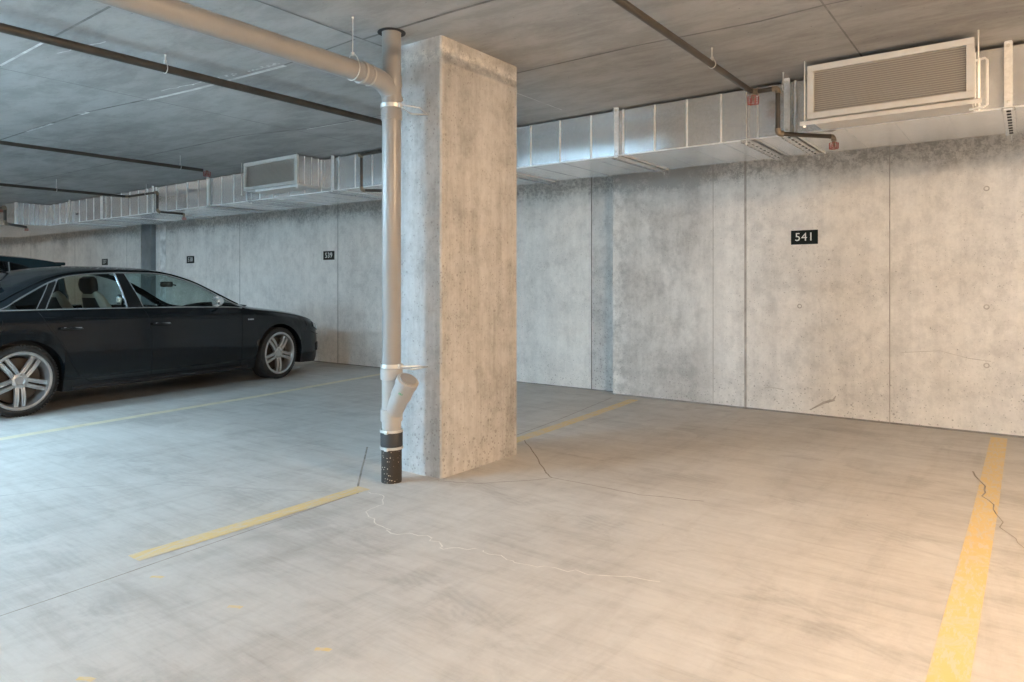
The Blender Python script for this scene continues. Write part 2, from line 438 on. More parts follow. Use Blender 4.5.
c = MB(); c.fix = False
c.poly([(XA,YL,H),(XS,YL,H),(XS,YR,H),(XB,YR,H),(XB,YB,H),(XA,YB,H)], M['ceiling'])
dn = Vector((0,0,-1)); JC, JLt = M['joint_ceiling'], M['joint_light']
def cj(pts, w_=.012, m_=JC): c.strip([(x,y,H) for x, y in pts], w_*1.35, .003, m_, up=dn)
for x in (-.91, 1.55, -5.88, -8.4, -11, -13.5, -16):
    cj([(x,YB),(x,1.8),(x,4.3),(x,6.5)], .008)
cj([(-3.36,YB),(-3.36,2.89),(-3.34,4.1)], .013); cj([(-3.31,4.1),(-3.31,5.2)], .006, JLt)
cj([(XA,4.02),(-8.4,4.1),(-6.54,4.13)], .014); cj([(-6.54,4.13),(-5.7,4.33),(-4.72,4.4)], .016); cj([(-5.75,4.345),(-4.72,4.415)], .012, JLt)
cj([(-4.72,4.4),(-3.3,4.5)], .01)
cj([(-3.0,4.10),(-2.0,4.09),(-1.27,4.14),(-.91,4.11)], .016); cj([(-.91,4.11),(XB,4.2)], .012)
cj([(-9.3,2.72),(-6.79,2.74),(-5.93,2.85)], .016); cj([(-5.9,2.87),(-5.3,2.93),(-4.2,2.99)], .024, JLt); cj([(-4.2,2.98),(-3.4,2.93)], .012)
cj([(-6.9,2.745),(-6.75,2.75)], .03, JLt); cj([(-8.1,2.735),(-7.5,2.745)], .02, JLt)
cj([(XA,2.7),(-9.3,2.72)], .014)
cj([(-3.36,2.96),(-2.63,2.96),(-2.3,2.97),(XB,3.02)], .016)
cj([(-5.82,1.8),(-5.05,1.79)], .014, JLt); cj([(-5.05,1.79),(-3.4,1.77)], .012); cj([(-12,1.8),(-5.82,1.8)], .012)
cj([(XA,.5),(XB,.5)], .012); cj([(XA,-1.8),(XB,-1.8)], .012)
for x0, y0, dx, dy in ((-5.55,2.80,.5,.06),(-5.2,1.93,.5,.09),(-4.45,2.92,.22,.02)):
    c.strip([(x0+dx*k/8, y0+dy*k/8+random.uniform(-.01,.01), H) for k in range(9)], .009, .002, JLt, up=dn)
for k in range(26):
    x = random.uniform(-5.2,-4.2); y = 2.9+.08*(x+5)+random.uniform(-.05,-.02)
    c.strip([(x,y,H),(x+.025,y+.004,H)], .014, .004, JLt, up=dn)
tag(c.build('ceiling'), kind='structure')

# painted bay lines
M['paint_pale'] = simple('thin pale yellow paint', (.66,.585,.42), .6, noise=.12, nscale=9)
def line(pts, label, wd=.1, mat=M['paint']):
    b = MB(); b.strip([(x,y,0) for x, y in pts], wd, .0018, mat)
    b.strip([(x,y,0) for x, y in pts], wd, .0002, mat)
    tag(b.build('parking_line'), label, 'parking line', None)
line([(-.195,6.66),(-.19,4.5),(-.20,2.45),(-.20,-1.2)], 'wide scuffed yellow bay line right of number 541, running to the camera', .108)
line([(-3.155,2.79),(-3.15,2.1),(-3.155,1.47)], 'short yellow line stub running left from the foot of the grey drain pipe', .1)
line([(-3.31,6.6),(-3.24,5.6),(-3.165,4.1)], 'yellow line from behind the concrete pillar to the far wall', .105)
line([(-7.0,6.6),(-6.82,5.4),(-6.68,4.6),(-6.42,2.0),(-6.25,.6)], 'pale yellow bay line beside the black sedan', .10, M['paint_pale'])

# ------------------------------------------------------------------ number signs
def sign(x, z, txt, Yw, label, w_=.235, h_=.130):
    t = thing('number_sign', label, 'sign', (x, Yw-.006, z-h_/2), 'bay number signs on the far wall')
    b = MB(); b.box(x-w_/2, x+w_/2, Yw-.007, Yw, z-h_/2, z+h_/2, M['plate'], .002)
    p = b.build('plate', None, t)
    cu = bpy.data.curves.new('numerals', 'FONT'); cu.body = txt; cu.size = h_*.82; cu.align_x = 'CENTER'; cu.align_y = 'CENTER'; cu.extrude = .0006
    cu.space_character = 1.08
    to = bpy.data.objects.new('tmp', cu); C.objects.link(to); bpy.context.view_layer.update()
    me = bpy.data.meshes.new_from_object(to.evaluated_get(bpy.context.evaluated_depsgraph_get()))
    bpy.data.objects.remove(to); me.materials.clear(); me.materials.append(M['num'])
    me.transform(Matrix.Rotation(PI/2, 4, 'X')); me.transform(Matrix.Translation((0, -.0025, h_/2)))
    n = bpy.data.objects.new('numerals', me); C.objects.link(n); n.parent = t
sign(-1.668, 1.635, '541', YR, 'black number plate reading 541 on the warm lit wall')
sign(-8.63, 1.645, '539', YL, 'black number plate reading 539 above the sedan nose', .26, .135)
sign(-12.64, 1.666, '538', YL, 'black number plate reading 538 right of the blue grey wall strip', .26, .135)
sign(-16.16, 1.69, '537', YL, 'black number plate reading 537 left of the blue grey wall strip', .27, .135)

# ------------------------------------------------------------------ concrete pillar
p = MB()
x0, x1, y0, y1 = -3.30, -2.918, 3.2, 4.00
ch = .011
prof = [(x0+ch,y0),(x1-ch,y0),(x1,y0+ch),(x1,y1-ch),(x1-ch,y1),(x0+ch,y1),(x0,y1-ch),(x0,y0+ch)]
zs = [0, .02, .6, 1.2, 1.8, 2.4, H]
rings = [[p.bm.verts.new((x,y,z)) for x, y in prof] for z in zs]
i = p.mi(M['pillar'])
for a, b in zip(rings, rings[1:]):
    for k in range(8): q = p.bm.faces.new((a[k], a[(k+1)%8], b[(k+1)%8], b[k])); q.material_index = i
p.bm.faces.new(rings[-1]); p.bm.faces.new(rings[0][::-1])
po = p.build('concrete_pillar', sharp=20)
tag(po, 'rectangular bare concrete pillar behind the grey drain pipe', 'pillar')

# ------------------------------------------------------------------ drain pipe
PX, PY = -3.128, 2.985
t = thing('drain_pipe', 'grey plastic drain pipe running overhead and down the pillar face', 'pipe', (PX,PY,0))
R_ = .0575
b = MB(); b.tube([(PX,PY,.66),(PX,PY,2.21)], R_, M['pvc'], 32); b.build('downpipe', None, t)
b = MB(); b.tube([(PX,PY,2.36),(PX,PY,H-.001)], R_, M['pvc'], 32); b.build('upper_pipe', None, t)
b = MB(); b.tube([(PX,-4.0,2.455),(PX,2.74,2.435)], R_, M['pvc'], 32); b.build('overhead_pipe', None, t)
# sweep fitting where the overhead pipe joins the downpipe
b = MB()
b.tube([(PX,PY,2.20),(PX,PY,2.26),(PX,PY,2.27),(PX,PY,2.40),(PX,PY,2.41),(PX,PY,2.47)], [.063,.063,.060,.060,.064,.062], M['pvc'], 32)
arc = [Vector((PX,2.745,2.435)), Vector((PX,2.78,2.434)), Vector((PX,2.785,2.434))]
for k in range(8):
    a = k/7*math.radians(55); arc.append(Vector((PX, 2.84+.17*math.sin(a), 2.432-.17*(1-math.cos(a)))))
arc.append(arc[-1]+Vector((0,.03,-.05)))
b.tube(arc, [.064,.064]+[.059]*(len(arc)-2), M['pvc'], 32)
b.tube([(PX,2.735,2.435),(PX,2.75,2.435)], [.0665,.0665], M['pvc_light'], 32)
b.tube([(PX,2.80,2.434),(PX,2.812,2.434)], [.0635,.0635], M['pvc_light'], 32)
b.build('sweep_fitting', None, t)
b = MB(); b.lathe((PX,PY,H-.004), (0,0,-1), [(0,.06),(0,.085),(.003,.085),(.003,.06)], M['rubber'], 32); b.build('ceiling_sleeve', None, t)
# cleanout: wye with an angled capped branch
b = MB()
b.tube([(PX,PY,.37),(PX,PY,.44),(PX,PY,.443),(PX,PY,.62),(PX,PY,.623),(PX,PY,.69)], [.067,.067,.0585,.0585,.067,.067], M['pvc_light'], 32)
bd = Vector((.97,-.12,0)).normalized()
B0 = Vector((PX,PY,.40)); B1 = B0 + bd*.055 + Vector((0,0,.075)); B2 = B1 + bd*.055 + Vector((0,0,.075))
B3 = B2 + (bd*.5+Vector((0,0,.86))).normalized()*.04
dirb = (bd*.56 + Vector((0,0,.83))).normalized()
B2 = B1 + dirb*.075
b.tube([B0, B1, B2], [.055,.056,.056], M['pvc_light'], 28)
w_ = b.build('cleanout_wye', None, t)
b = MB(); b.tube([B2-dirb*.01, B2+dirb*.075, B2+dirb*.078, B2+dirb*.115, B2+dirb*.118], [.062,.062,.068,.068,.062], M['pvc_light'], 28)
b.tube([B2+dirb*.116, B2+dirb*.124], [.055,.052], M['pvc'], 24)
cap = b.build('cleanout_cap', None, w_)
side = dirb.cross(Vector((0,0,1))).normalized(); nrm = Vector((.62,-.79,0)); nrm = (nrm - dirb*nrm.dot(dirb)).normalized()
side = dirb.cross(nrm)
b = MB()
cc = B2+dirb*.045
for k, (u, hh) in enumerate(((-.012,.012),(-.003,.014),(.007,.011))):
    q = [cc + side*(u-.003) + nrm*.0625 - dirb*hh/2, cc + side*(u+.003) + nrm*.0625 - dirb*hh/2, cc + side*(u+.003) + nrm*.0625 + dirb*hh/2, cc + side*(u-.003) + nrm*.0625 + dirb*hh/2]
    b.poly(q, M['green'])
lb = b.build('printed_mark', None, w_); lb['label'] = 'small green print mark'
b = MB(); b.tube([(PX,PY,.30),(PX,PY,.37)], .058, M['pvc_light'], 32); b.build('pipe_spigot', None, t)
b = MB(); b.tube([(PX,PY,.20),(PX,PY,.205),(PX,PY,.305),(PX,PY,.31)], [.063,.067,.067,.064], M['rubber'], 32); rc = b.build('rubber_coupling', None, t); rc['label'] = 'black rubber coupling'
for z in (.21,.312):
    b = MB(); b.lathe((PX,PY,z-.008), (0,0,1), [(0,.066),(0,.071),(.016,.071),(.016,.066)], M['rod'], 32, closed=True)
    b.box(PX+.02,PX+.045, PY-.083,PY-.068, z-.009,z+.009, M['rod'], .002); b.build('hose_clamp', None, rc)
b = MB(); b.tube([(PX,PY,-.0),(PX,PY,.20)], .062, M['iron'], 32); ir = b.build('iron_stub', None, t); ir['label'] = 'black speckled cast iron stub'
# clamp rings tied to the pillar
for z, m_, nm in ((2.285, M['rod'], 'bright metal ring clamp'), (.705, M['rod'], 'dull ring clamp with debris')):
    b = MB(); b.lathe((PX,PY,z-.012), (0,0,1), [(0,.059),(0,.0665),(.024,.0665),(.024,.059)], m_, 32, closed=True)
    for sx in (-1,1): b.box(PX+sx*.068-.012,PX+sx*.068+.012, PY-.010,PY+.010, z-.013,z+.013, m_, .002)
    cl = b.build('pipe_clamp', None, t); cl['label'] = nm
    b = MB()
    b.tube([(PX+.075,PY,z),(PX+.13,PY+.11,z-.004),(PX+.10,3.2,z-.02)], .004, M['rod'], 8)
    b.build('tie_wire', None, cl); b = MB()
    b.tube([(PX+.075,PY,z-.01),(PX+.05,3.1,z-.03),(PX+.10,3.2,z-.02)], .004, M['rod'], 8)
    b.build('tie_wire', None, cl); b = MB()
    b.tube([(PX-.075,PY,z),(PX-.12,3.08,z-.01),(PX-.13,3.2,z-.02)], .004, M['rod'], 8)
    b.build('tie_wire', None, cl)
# loop hanger
hx, hy = PX, 2.72
def pipe_hanger(parent, x, y, zp, r, along='Y', rodr=.005, top=H):
    b = MB(); n = 20
    pts = []
    for k in range(n):
        a = 2*PI*k/n
        rr = r+.004; zz = math.cos(a)*rr; hh = math.sin(a)*rr
        if math.cos(a) > .5: zz += (math.cos(a)-.5)*.9*rr
        pts.append((x+(hh if along=='Y' else 0), y+(hh if along=='X' else 0), zp+zz))
    b.tube(pts, .0035, M['rod'], 6, closed=True)
    b.lathe((x,y,zp+r*1.35), (0,0,1), [(0,.001),(0,.011),(.02,.011),(.02,.001)], M['rod'], 8)
    h = b.build('pipe_hanger', None, parent)
    b = MB(); b.tube([(x,y,zp+r*1.5),(x,y,top-.001)], rodr, M['rod'], 8)
    b.lathe((x,y,top-.001), (0,0,-1), [(0,.007),(.006,.007),(.012,.005)], M['rod'], 8)
    b.build('threaded_rod', None, h)
    return h
pipe_hanger(t, PX, 2.68, 2.436, .0575, rodr=.003)

# ------------------------------------------------------------------ sprinkler pipes
def spr_head(parent, x, y, z, red=True, big=1.):
    b = MB(); m_ = M['red'] if red else M['fitting']
    b.lathe((x,y,z), (0,0,-1), [(0,.001),(0,.012*big),(.02*big,.012*big),(.022*big,.008*big),(.04*big,.005*big),(.04*big,.001)], M['fitting'], 12)
    h = b.build('sprinkler_head', None, parent)
    b = MB()
    for zz in (.012, .034, .050): b.lathe((x,y,z-zz*big), (0,0,-1), [(0,.030*big),(0,.033*big),(.003,.033*big),(.003,.030*big)], m_, 18, closed=True)
    for k in range(8):
        a = k*PI/4
        b.tube([(x+.032*big*math.cos(a), y+.032*big*math.sin(a), z-.012*big),(x+.032*big*math.cos(a), y+.032*big*math.sin(a), z-.055*big),(x, y, z-.058*big)], .0025*big, m_, 6)
    g_ = b.build('guard_cage', None, h); g_['label'] = 'red wire guard cage'
    return h
def elbow(mb, p, d1, d2, r):
    p = Vector(p); d1 = Vector(d1).normalized(); d2 = Vector(d2).normalized(); s = r*1.6
    pts = [p+d1*s*1.3, p+d1*s]
    for k in range(1,6):
        u = k/6; pts.append((p+d1*s)*(1-u)**2 + p*2*u*(1-u) + (p+d2*s)*u*u)
    pts += [p+d2*s, p+d2*s*1.3]
    n = len(pts); mb.tube(pts, [r*1.30, r*1.18]+[r*1.12]*(n-4)+[r*1.18, r*1.30], M['fitting'], 18)
ZM = 2.55; YM = .62
mt = thing('occluder_main', 'unseen dark sprinkler main added under the ceiling to shadow pillar and duct', 'pipe', (-9,YM,ZM))  # unseen pipe added to throw a shadow band across pillar and duct
b = MB(); b.tube([(-20,YM,ZM),(3.5,YM,ZM)], .042, M['steel_pipe'], 18); b.build('pipe', None, mt)
for x in (-18,-14.5,-9.5,-6.1,-2.2,1.8): pipe_hanger(mt, x, YM, ZM, .042, along='X')

def branch(x, z, yend, label, rods, r=.027, drop=None, heads=(), rd=None):
    t = thing('sprinkler_pipe', label, 'pipe', (x, 3, z), 'sprinkler branch pipes under the ceiling')
    b = MB(); b.tube([(x,YM,z),(x,yend,z)], r, M['steel_pipe'], 18); b.build('pipe', None, t)
    b = MB(); b.tube([(x,YM,ZM),(x,YM,z+r)], r*1.2, M['fitting'], 14); b.tube([(x,YM+.01,z),(x,YM+.07,z)], r*1.3, M['fitting'], 14); b.build('tee', None, t)
    for y in rods: pipe_hanger(t, x, y, z, r)
    if drop:
        xc, ylow, zlow, ex, ey = drop; r = rd or r
        b = MB(); elbow(b, (x,yend,z), (0,-1,0), (1,0,0), max(r, .021)); b.build('elbow', None, t)
        b = MB(); b.tube([(x+.03,yend,z),(xc-.03,yend,z)], r*.95, M['steel_pipe'], 16); b.build('cross_pipe', None, t)
        b = MB(); elbow(b, (xc,yend,z), (-1,0,0), (0,0,-1), r); b.build('elbow', None, t)
        b = MB(); b.tube([(xc,yend,z-.03),(xc,yend,zlow+.03)], r*.95, M['steel_pipe'], 16); b.build('drop_pipe', None, t)
        dd = Vector((ex-xc, ey-yend, 0))
        b = MB(); elbow(b, (xc,yend,zlow), (0,0,1), dd, r); b.build('elbow', None, t)
        b = MB(); e = Vector((ex,ey,zlow)); s_ = Vector((xc,yend,zlow)); u = dd.normalized()
        b.tube([s_+u*.04, e-u*.01], r*.9, M['steel_pipe'], 16); b.build('low_pipe', None, t)
        b = MB(); elbow(b, (ex,ey,zlow), -u, (0,0,-1), r*.85); b.build('elbow', None, t)
        spr_head(t, ex, ey, zlow-.035)
        pipe_hanger(t, (x+xc)/2+.13*(1 if xc > x else -1), yend, z, r, along='X')
    for (hx_, hy_, hz_) in heads:
        spr_head(t, hx_, hy_, hz_, big=1.25)
    return t
branch(-1.66, 2.63, 5.24, 'steel sprinkler pipe overhead right of the pillar, ending at a red caged head', [4.42], .021,
       drop=(-1.475, 5.25, 2.298, -1.17, 5.59), heads=[(-1.64,5.20,2.60)], rd=.018)
branch(-4.65, 2.645, 5.25, 'dark rusty sprinkler pipe crossing the ceiling left of the drain pipe', [2.374,4.6], .027,
       drop=(-5.98, 5.25, 2.25, -5.62, 5.6), rd=.018)
branch(-8.15, 2.60, 4.62, 'black sprinkler pipe above the sedan ending at a red fitting', [4.34,1.6], .020, heads=[(-8.12,4.66,2.60)])
branch(-11.45, 2.585, 5.25, 'black sprinkler pipe furthest left, with a drop bent under the duct', [4.24,1.8], .021,
       drop=(-10.52, 5.25, 2.295, -10.55, 5.68), rd=.019)
dt = thing('sprinkler_drop', 'short dark sprinkler drop hanging at the left end of the duct', 'pipe', (-14.62,4.60,2.28))
b = MB(); b.tube([(-14.62,4.60,2.56),(-14.62,4.60,2.30)], .026, M['steel_pipe'], 14); b.build('drop_pipe', None, dt)
b = MB(); elbow(b, (-14.62,4.60,2.285), (0,0,1), (-.66,.56,0), .026); b.build('elbow', None, dt)
b = MB(); b.tube([(-14.65,4.625,2.285),(-15.26,5.14,2.285)], .024, M['steel_pipe'], 14); b.build('low_pipe', None, dt)
b = MB(); elbow(b, (-14.62,4.60,2.575), (0,0,-1), (-1,0,0), .026); b.tube([(-14.66,4.60,2.575),(-17.4,4.60,2.575)], .026, M['steel_pipe'], 14); b.build('cross_pipe', None, dt)
spr_head(dt, -15.28, 5.155, 2.275); spr_head(dt, -14.78, 4.60, 2.555)

# ------------------------------------------------------------------ air duct
DF, DB, DZ0, DZ1 = 5.45, 6.38, 2.325, 2.715
t = thing('air_duct', 'long galvanised rectangular air duct along the top of the far wall', 'duct', (-6,5.9,DZ0))
bounds = [3.9,2.7,1.35,-.12,-1.40,-2.83,-4.15,-5.45,-6.60,-7.9,-9.42,-10.95,-12.1,-12.85,-14.0,-15.1]
seams_right = [-.19+.0,-.50,-.81,-1.12,-1.59,-1.88,-2.19,-2.49,-2.77,-3.01,-3.29,-3.59,-3.9]
for a, bnd in zip(bounds, bounds[1:]):
    b = MB(); b.box(bnd+.001, a-.001, DF, DB, DZ0, DZ1, M['galv'])
    # flange at the joint
    b.box(a-.012, a-.001, DF-.010, DB+.01, DZ0-.008, DZ1+.008, M['galv_bright'])
    n = max(2, round((a-bnd)/.31))
    for k in range(1, n):
        x = a + (bnd-a)*k/n
        b.box(x-.006, x+.006, DF-.008, DF+.002, DZ0, DZ1, M['galv_bright'])
        b.box(x-.005, x+.005, DF, DB, DZ0-.004, DZ0+.001, M['galv'])
    b.box(bnd+.001, a-.001, DF-.003, DF+.004, DZ0-.004, DZ0+.006, M['galv_bright'])
    b.build('duct_section', None, t)
# deeper box at the left end
b = MB(); b.box(-19.5,-15.11, 4.93, DB, DZ0+.0, DZ1+.01, M['galv'])
for k in range(6): y = 4.95+k*.09; b.box(-15.112,-15.104, y, y+.012, DZ0, DZ1, M['galv_bright'])
b.box(-15.16,-15.10, 4.92, 4.95, DZ0-.005, DZ1+.01, M['galv_bright'])
for x in (-16.3,-17.5,-18.6): b.box(x-.006,x+.006, 4.922,4.94, DZ0,DZ1, M['galv_bright'])
b.build('end_box', None, t)
b = MB(); b.box(-13.86,-13.74, DF-.008, DF, 2.46, 2.485, M['rubber'], .003); lb = b.build('name_tag', None, t); lb['label'] = 'small dark tag'

def trapeze(x, label, front_strap=True, dx=.0):
    t = thing('duct_hanger', label, 'duct hanger', (x, 5.9, 2.29), 'hangers under the air duct')
    b = MB()
    b.box(x-.035, x-.031, DF-.06, DB+.05, DZ0-.034, DZ0-.012, M['galv'])
    b.box(x-.035, x+.035, DF-.06, DB+.05, DZ0-.013, DZ0-.010, M['galv'])
    b.box(x+.031, x+.035, DF-.06, DB+.05, DZ0-.034, DZ0-.012, M['galv'])
    for k in range(9):
        y = DF+.03+k*.1; b.box(x-.012,x+.012, y,y+.045, DZ0-.0145, DZ0-.0128, M['gap'])
    b.build('channel', None, t)
    if front_strap:
        b = MB(); b.box(x-.022, x+.022, DF-.034, DF-.028, DZ0-.02, H-.002, M['galv_bright'])
        b.box(x-.018, x+.018, DF-.05, DF-.026, H-.006, H-.002, M['galv_bright'])
        b.lathe((x,DF-.03,H-.03), (0,-1,0), [(0,.012),(.012,.012),(.014,.001)], M['rod'], 8)
        b.lathe((x,DF-.03,DZ0+.03), (0,-1,0), [(0,.010),(.012,.010),(.014,.001)], M['rod'], 8)
        b.build('strap', None, t)
    else:
        b = MB(); b.tube([(x,DF-.035,DZ0-.05),(x,DF-.035,H-.002)], .004, M['rod'], 8)
        b.lathe((x,DF-.035,DZ0-.034), (0,0,-1), [(0,.001),(0,.010),(.008,.010),(.008,.001)], M['rod'], 6); b.build('threaded_rod', None, t)
    b = MB(); b.tube([(x,DB+.03,DZ0-.05),(x,DB+.03,H-.002)], .004, M['rod'], 8); b.build('threaded_rod', None, t)
for x, fs, lab in ((-.11, True, 'perforated duct hanger at the right end, beside the large grille unit'),
               (-1.46, True, 'duct hanger behind the sprinkler drop left of the large grille unit'),
               (-1.76, False, 'slotted duct hanger channel just left of the sprinkler drop'),
               (-2.89, True, 'duct hanger with a broad front strap midway between pillar and sprinkler drop'),
               (-4.2, False, 'duct hanger channel showing just right of the pillar'),
               (-5.45, False, 'duct hanger channel half hidden behind the drain pipe'),
               (-6.68, True, 'duct hanger strapped just right of the smaller grille unit'),
               (-8.35, False, 'double slotted hanger channel below the smaller grille unit'),
               (-9.42, True, 'duct hanger strap left of the smaller grille unit'),
               (-11.0, True, 'duct hanger strap right beside the leftmost bent sprinkler drop'),
               (-12.75, True, 'duct hanger strap left of the leftmost bent sprinkler drop'),
               (-14.05, True, 'duct hanger strap close to the deeper left end box')):
    trapeze(x, lab, fs)

# ------------------------------------------------------------------ grille units
def unit(x0, x1, z0, z1, label, tray, deep=.0):
    FY = 5.08
    t = thing('ventilation_unit', label, 'ventilation unit', ((x0+x1)/2, FY+.2, z0))
    b = MB(); b.box(x0+.012, x1-.012, FY+.03, DF-.008, z0+.012, z1-.008, M['galv'])
    for k in range(3):
        y = FY+.12+k*.1
        for xx in (x0+.008, x1-.016): b.box(xx, xx+.008, y, y+.008, z0+.012, z1-.008, M['galv_bright'])
    b.build('housing', None, t)
    b = MB(); fw = .042
    for a in ((x0,x1,z0,z0+fw),(x0,x1,z1-fw,z1),(x0,x0+fw,z0+fw,z1-fw),(x1-fw,x1,z0+fw,z1-fw)):
        b.box(a[0],a[1],FY,FY+.035,a[2],a[3], M['frame_white'], .003)
    fr = b.build('frame', None, t)
    b = MB(); b.box(x0+fw,x1-fw,FY+.028,FY+.030,z0+fw,z1-fw, M['grille_back'])
    n = int((z1-z0-2*fw)/.0135)
    for k in range(n):
        z = z0+fw+(k+.5)*(z1-z0-2*fw)/n
        b.poly([(x0+fw,FY+.006,z-.0055),(x1-fw,FY+.006,z-.0055),(x1-fw,FY+.022,z+.0045),(x0+fw,FY+.022,z+.0045)], M['slat'])
        b.poly([(x0+fw,FY+.006,z-.0055),(x1-fw,FY+.006,z-.0055),(x1-fw,FY+.006,z-.003),(x0+fw,FY+.006,z-.003)], M['slat'])
    b.fix = False
    b.build('grille', None, t)
    b = MB()
    if tray:
        b.box(x0-.04,x1+.04,FY-.03,FY-.027,z0-.045,z0-.016, M['frame_white']); b.box(x0-.04,x1+.04,FY-.03,FY+.015,z0-.019,z0-.016, M['frame_white'])
    else:
        b.box(x0+.3,x1+.06,FY-.03,FY-.027,z0-.040,z0-.012, M['galv_bright']); b.box(x0+.3,x1+.06,FY-.03,FY+.015,z0-.015,z0-.012, M['galv_bright'])
    b.box(x0+.02,x1-.02,FY+.03,DF-.01,z0-.012,z0+.012, M['frame_white'])
    b.build('support_rail', None, t)
    for xr in ((x0-.012, x1+.022) if tray else (x0-.02, x1+.03)):
        b = MB(); b.tube([(xr,FY-.015,z0-.055),(xr,FY-.015,H-.002)], .0045, M['rod'], 8)
        b.lathe((xr,FY-.015,z0-.046), (0,0,-1), [(0,.001),(0,.011),(.01,.011),(.01,.001)], M['rod'], 6); b.build('threaded_rod', None, t)
    if tray:
        b = MB(); xx = x1+.05
        b.tube([(x1-.0,FY+.10,2.585),(xx,FY+.09,2.59),(xx+.012,FY+.09,2.575),(xx+.012,FY+.09,2.30),(xx-.01,FY+.09,2.29),(x1-.03,FY+.12,2.29)], .0075, M['galv_bright'], 10)
        b.tube([(xx-.03,FY+.11,2.60),(xx-.03,FY+.11,2.275)], .006, M['galv_bright'], 10)
        b.build('flexible_conduit', None, t)
    return t
unit(-1.235, -.272, 2.338, 2.705, 'large pale framed ventilation grille unit on the duct above number 541', True)
unit(-8.00, -6.92, 2.385, 2.733, 'smaller ventilation grille unit on the duct left of the drain pipe', False)

# ------------------------------------------------------------------ lamps (out of the picture, above and behind)
def lamp(x, y, z, lx, ly, col, power, label):
    t = thing('strip_light', label, 'lamp', (x,y,z), 'strip lights under the ceiling')
    b = MB(); b.box(x-lx/2+.03,x+lx/2-.03,y-ly/2-.02,y+ly/2+.02,z+.03,z+.06, M['frame_white'], .004)
    for k in (-1,1): b.tube([(x+k*lx*.35,y+k*ly*.35,z+.06),(x+k*lx*.35,y+k*ly*.35,H)], .006, M['rod'], 8) if z+.06 < H-.02 else None
    b.build('housing', None, t)
    m_ = emit('lamp glow '+label[:12]+str(x), col, power)
    b = MB(); b.box(x-lx/2,x+lx/2,y-ly/2,y+ly/2,z-.03,z+.03, m_, .01); b.build('diffuser', None, t)
COOL = (.50,.78,1.0); WARM = (1.0,.69,.42)
LP = [(-7.6,-3.1,2.56,.14,1.3,COOL,320,'cool white strip light over the aisle behind the sedan'),
      (-7.6,-.1,2.56,.14,1.3,COOL,110,'cool white strip light just behind the sedan tail'),
      (-5.4,-.9,2.56,.14,1.3,COOL,120,'cool white strip light left of the camera'),  # added lamp: brightens the pillar front and strengthens its floor shadow
      (-13.6,-1.0,2.56,.14,1.3,COOL,80,'cool white strip light beyond the sedan'),
      (-18.6,-1.0,2.60,.14,1.3,(1.,.80,.60),130,'warmer strip light at the far left end'),
      (1.5,2.7,2.67,.14,1.3,WARM,124,'warm strip light overhead by the right bay line'),
      (.8,-2.6,2.66,.14,1.3,WARM,98,'warm strip light behind and right of the camera')]
for a in LP: lamp(*a)

# ------------------------------------------------------------------ cars
def interp(pts):
    xs = [p[0] for p in pts]; ys = [p[1] for p in pts]
    n = len(xs); d = [(ys[i+1]-ys[i])/(xs[i+1]-xs[i]) for i in range(n-1)]
    m = [d[0]] + [0 if d[i-1]*d[i] <= 0 else 2*d[i-1]*d[i]/(d[i-1]+d[i]) for i in range(1,n-1)] + [d[-1]]
    def f(x):
        if x <= xs[0]: return ys[0]
        if x >= xs[-1]: return ys[-1]
        i = max(k for k in range(n-1) if xs[k] <= x)
        h = xs[i+1]-xs[i]; t = (x-xs[i])/h
        return (2*t**3-3*t**2+1)*ys[i] + (t**3-2*t**2+t)*h*m[i] + (-2*t**3+3*t**2)*ys[i+1] + (t**3-t**2)*h*m[i+1]
    return f

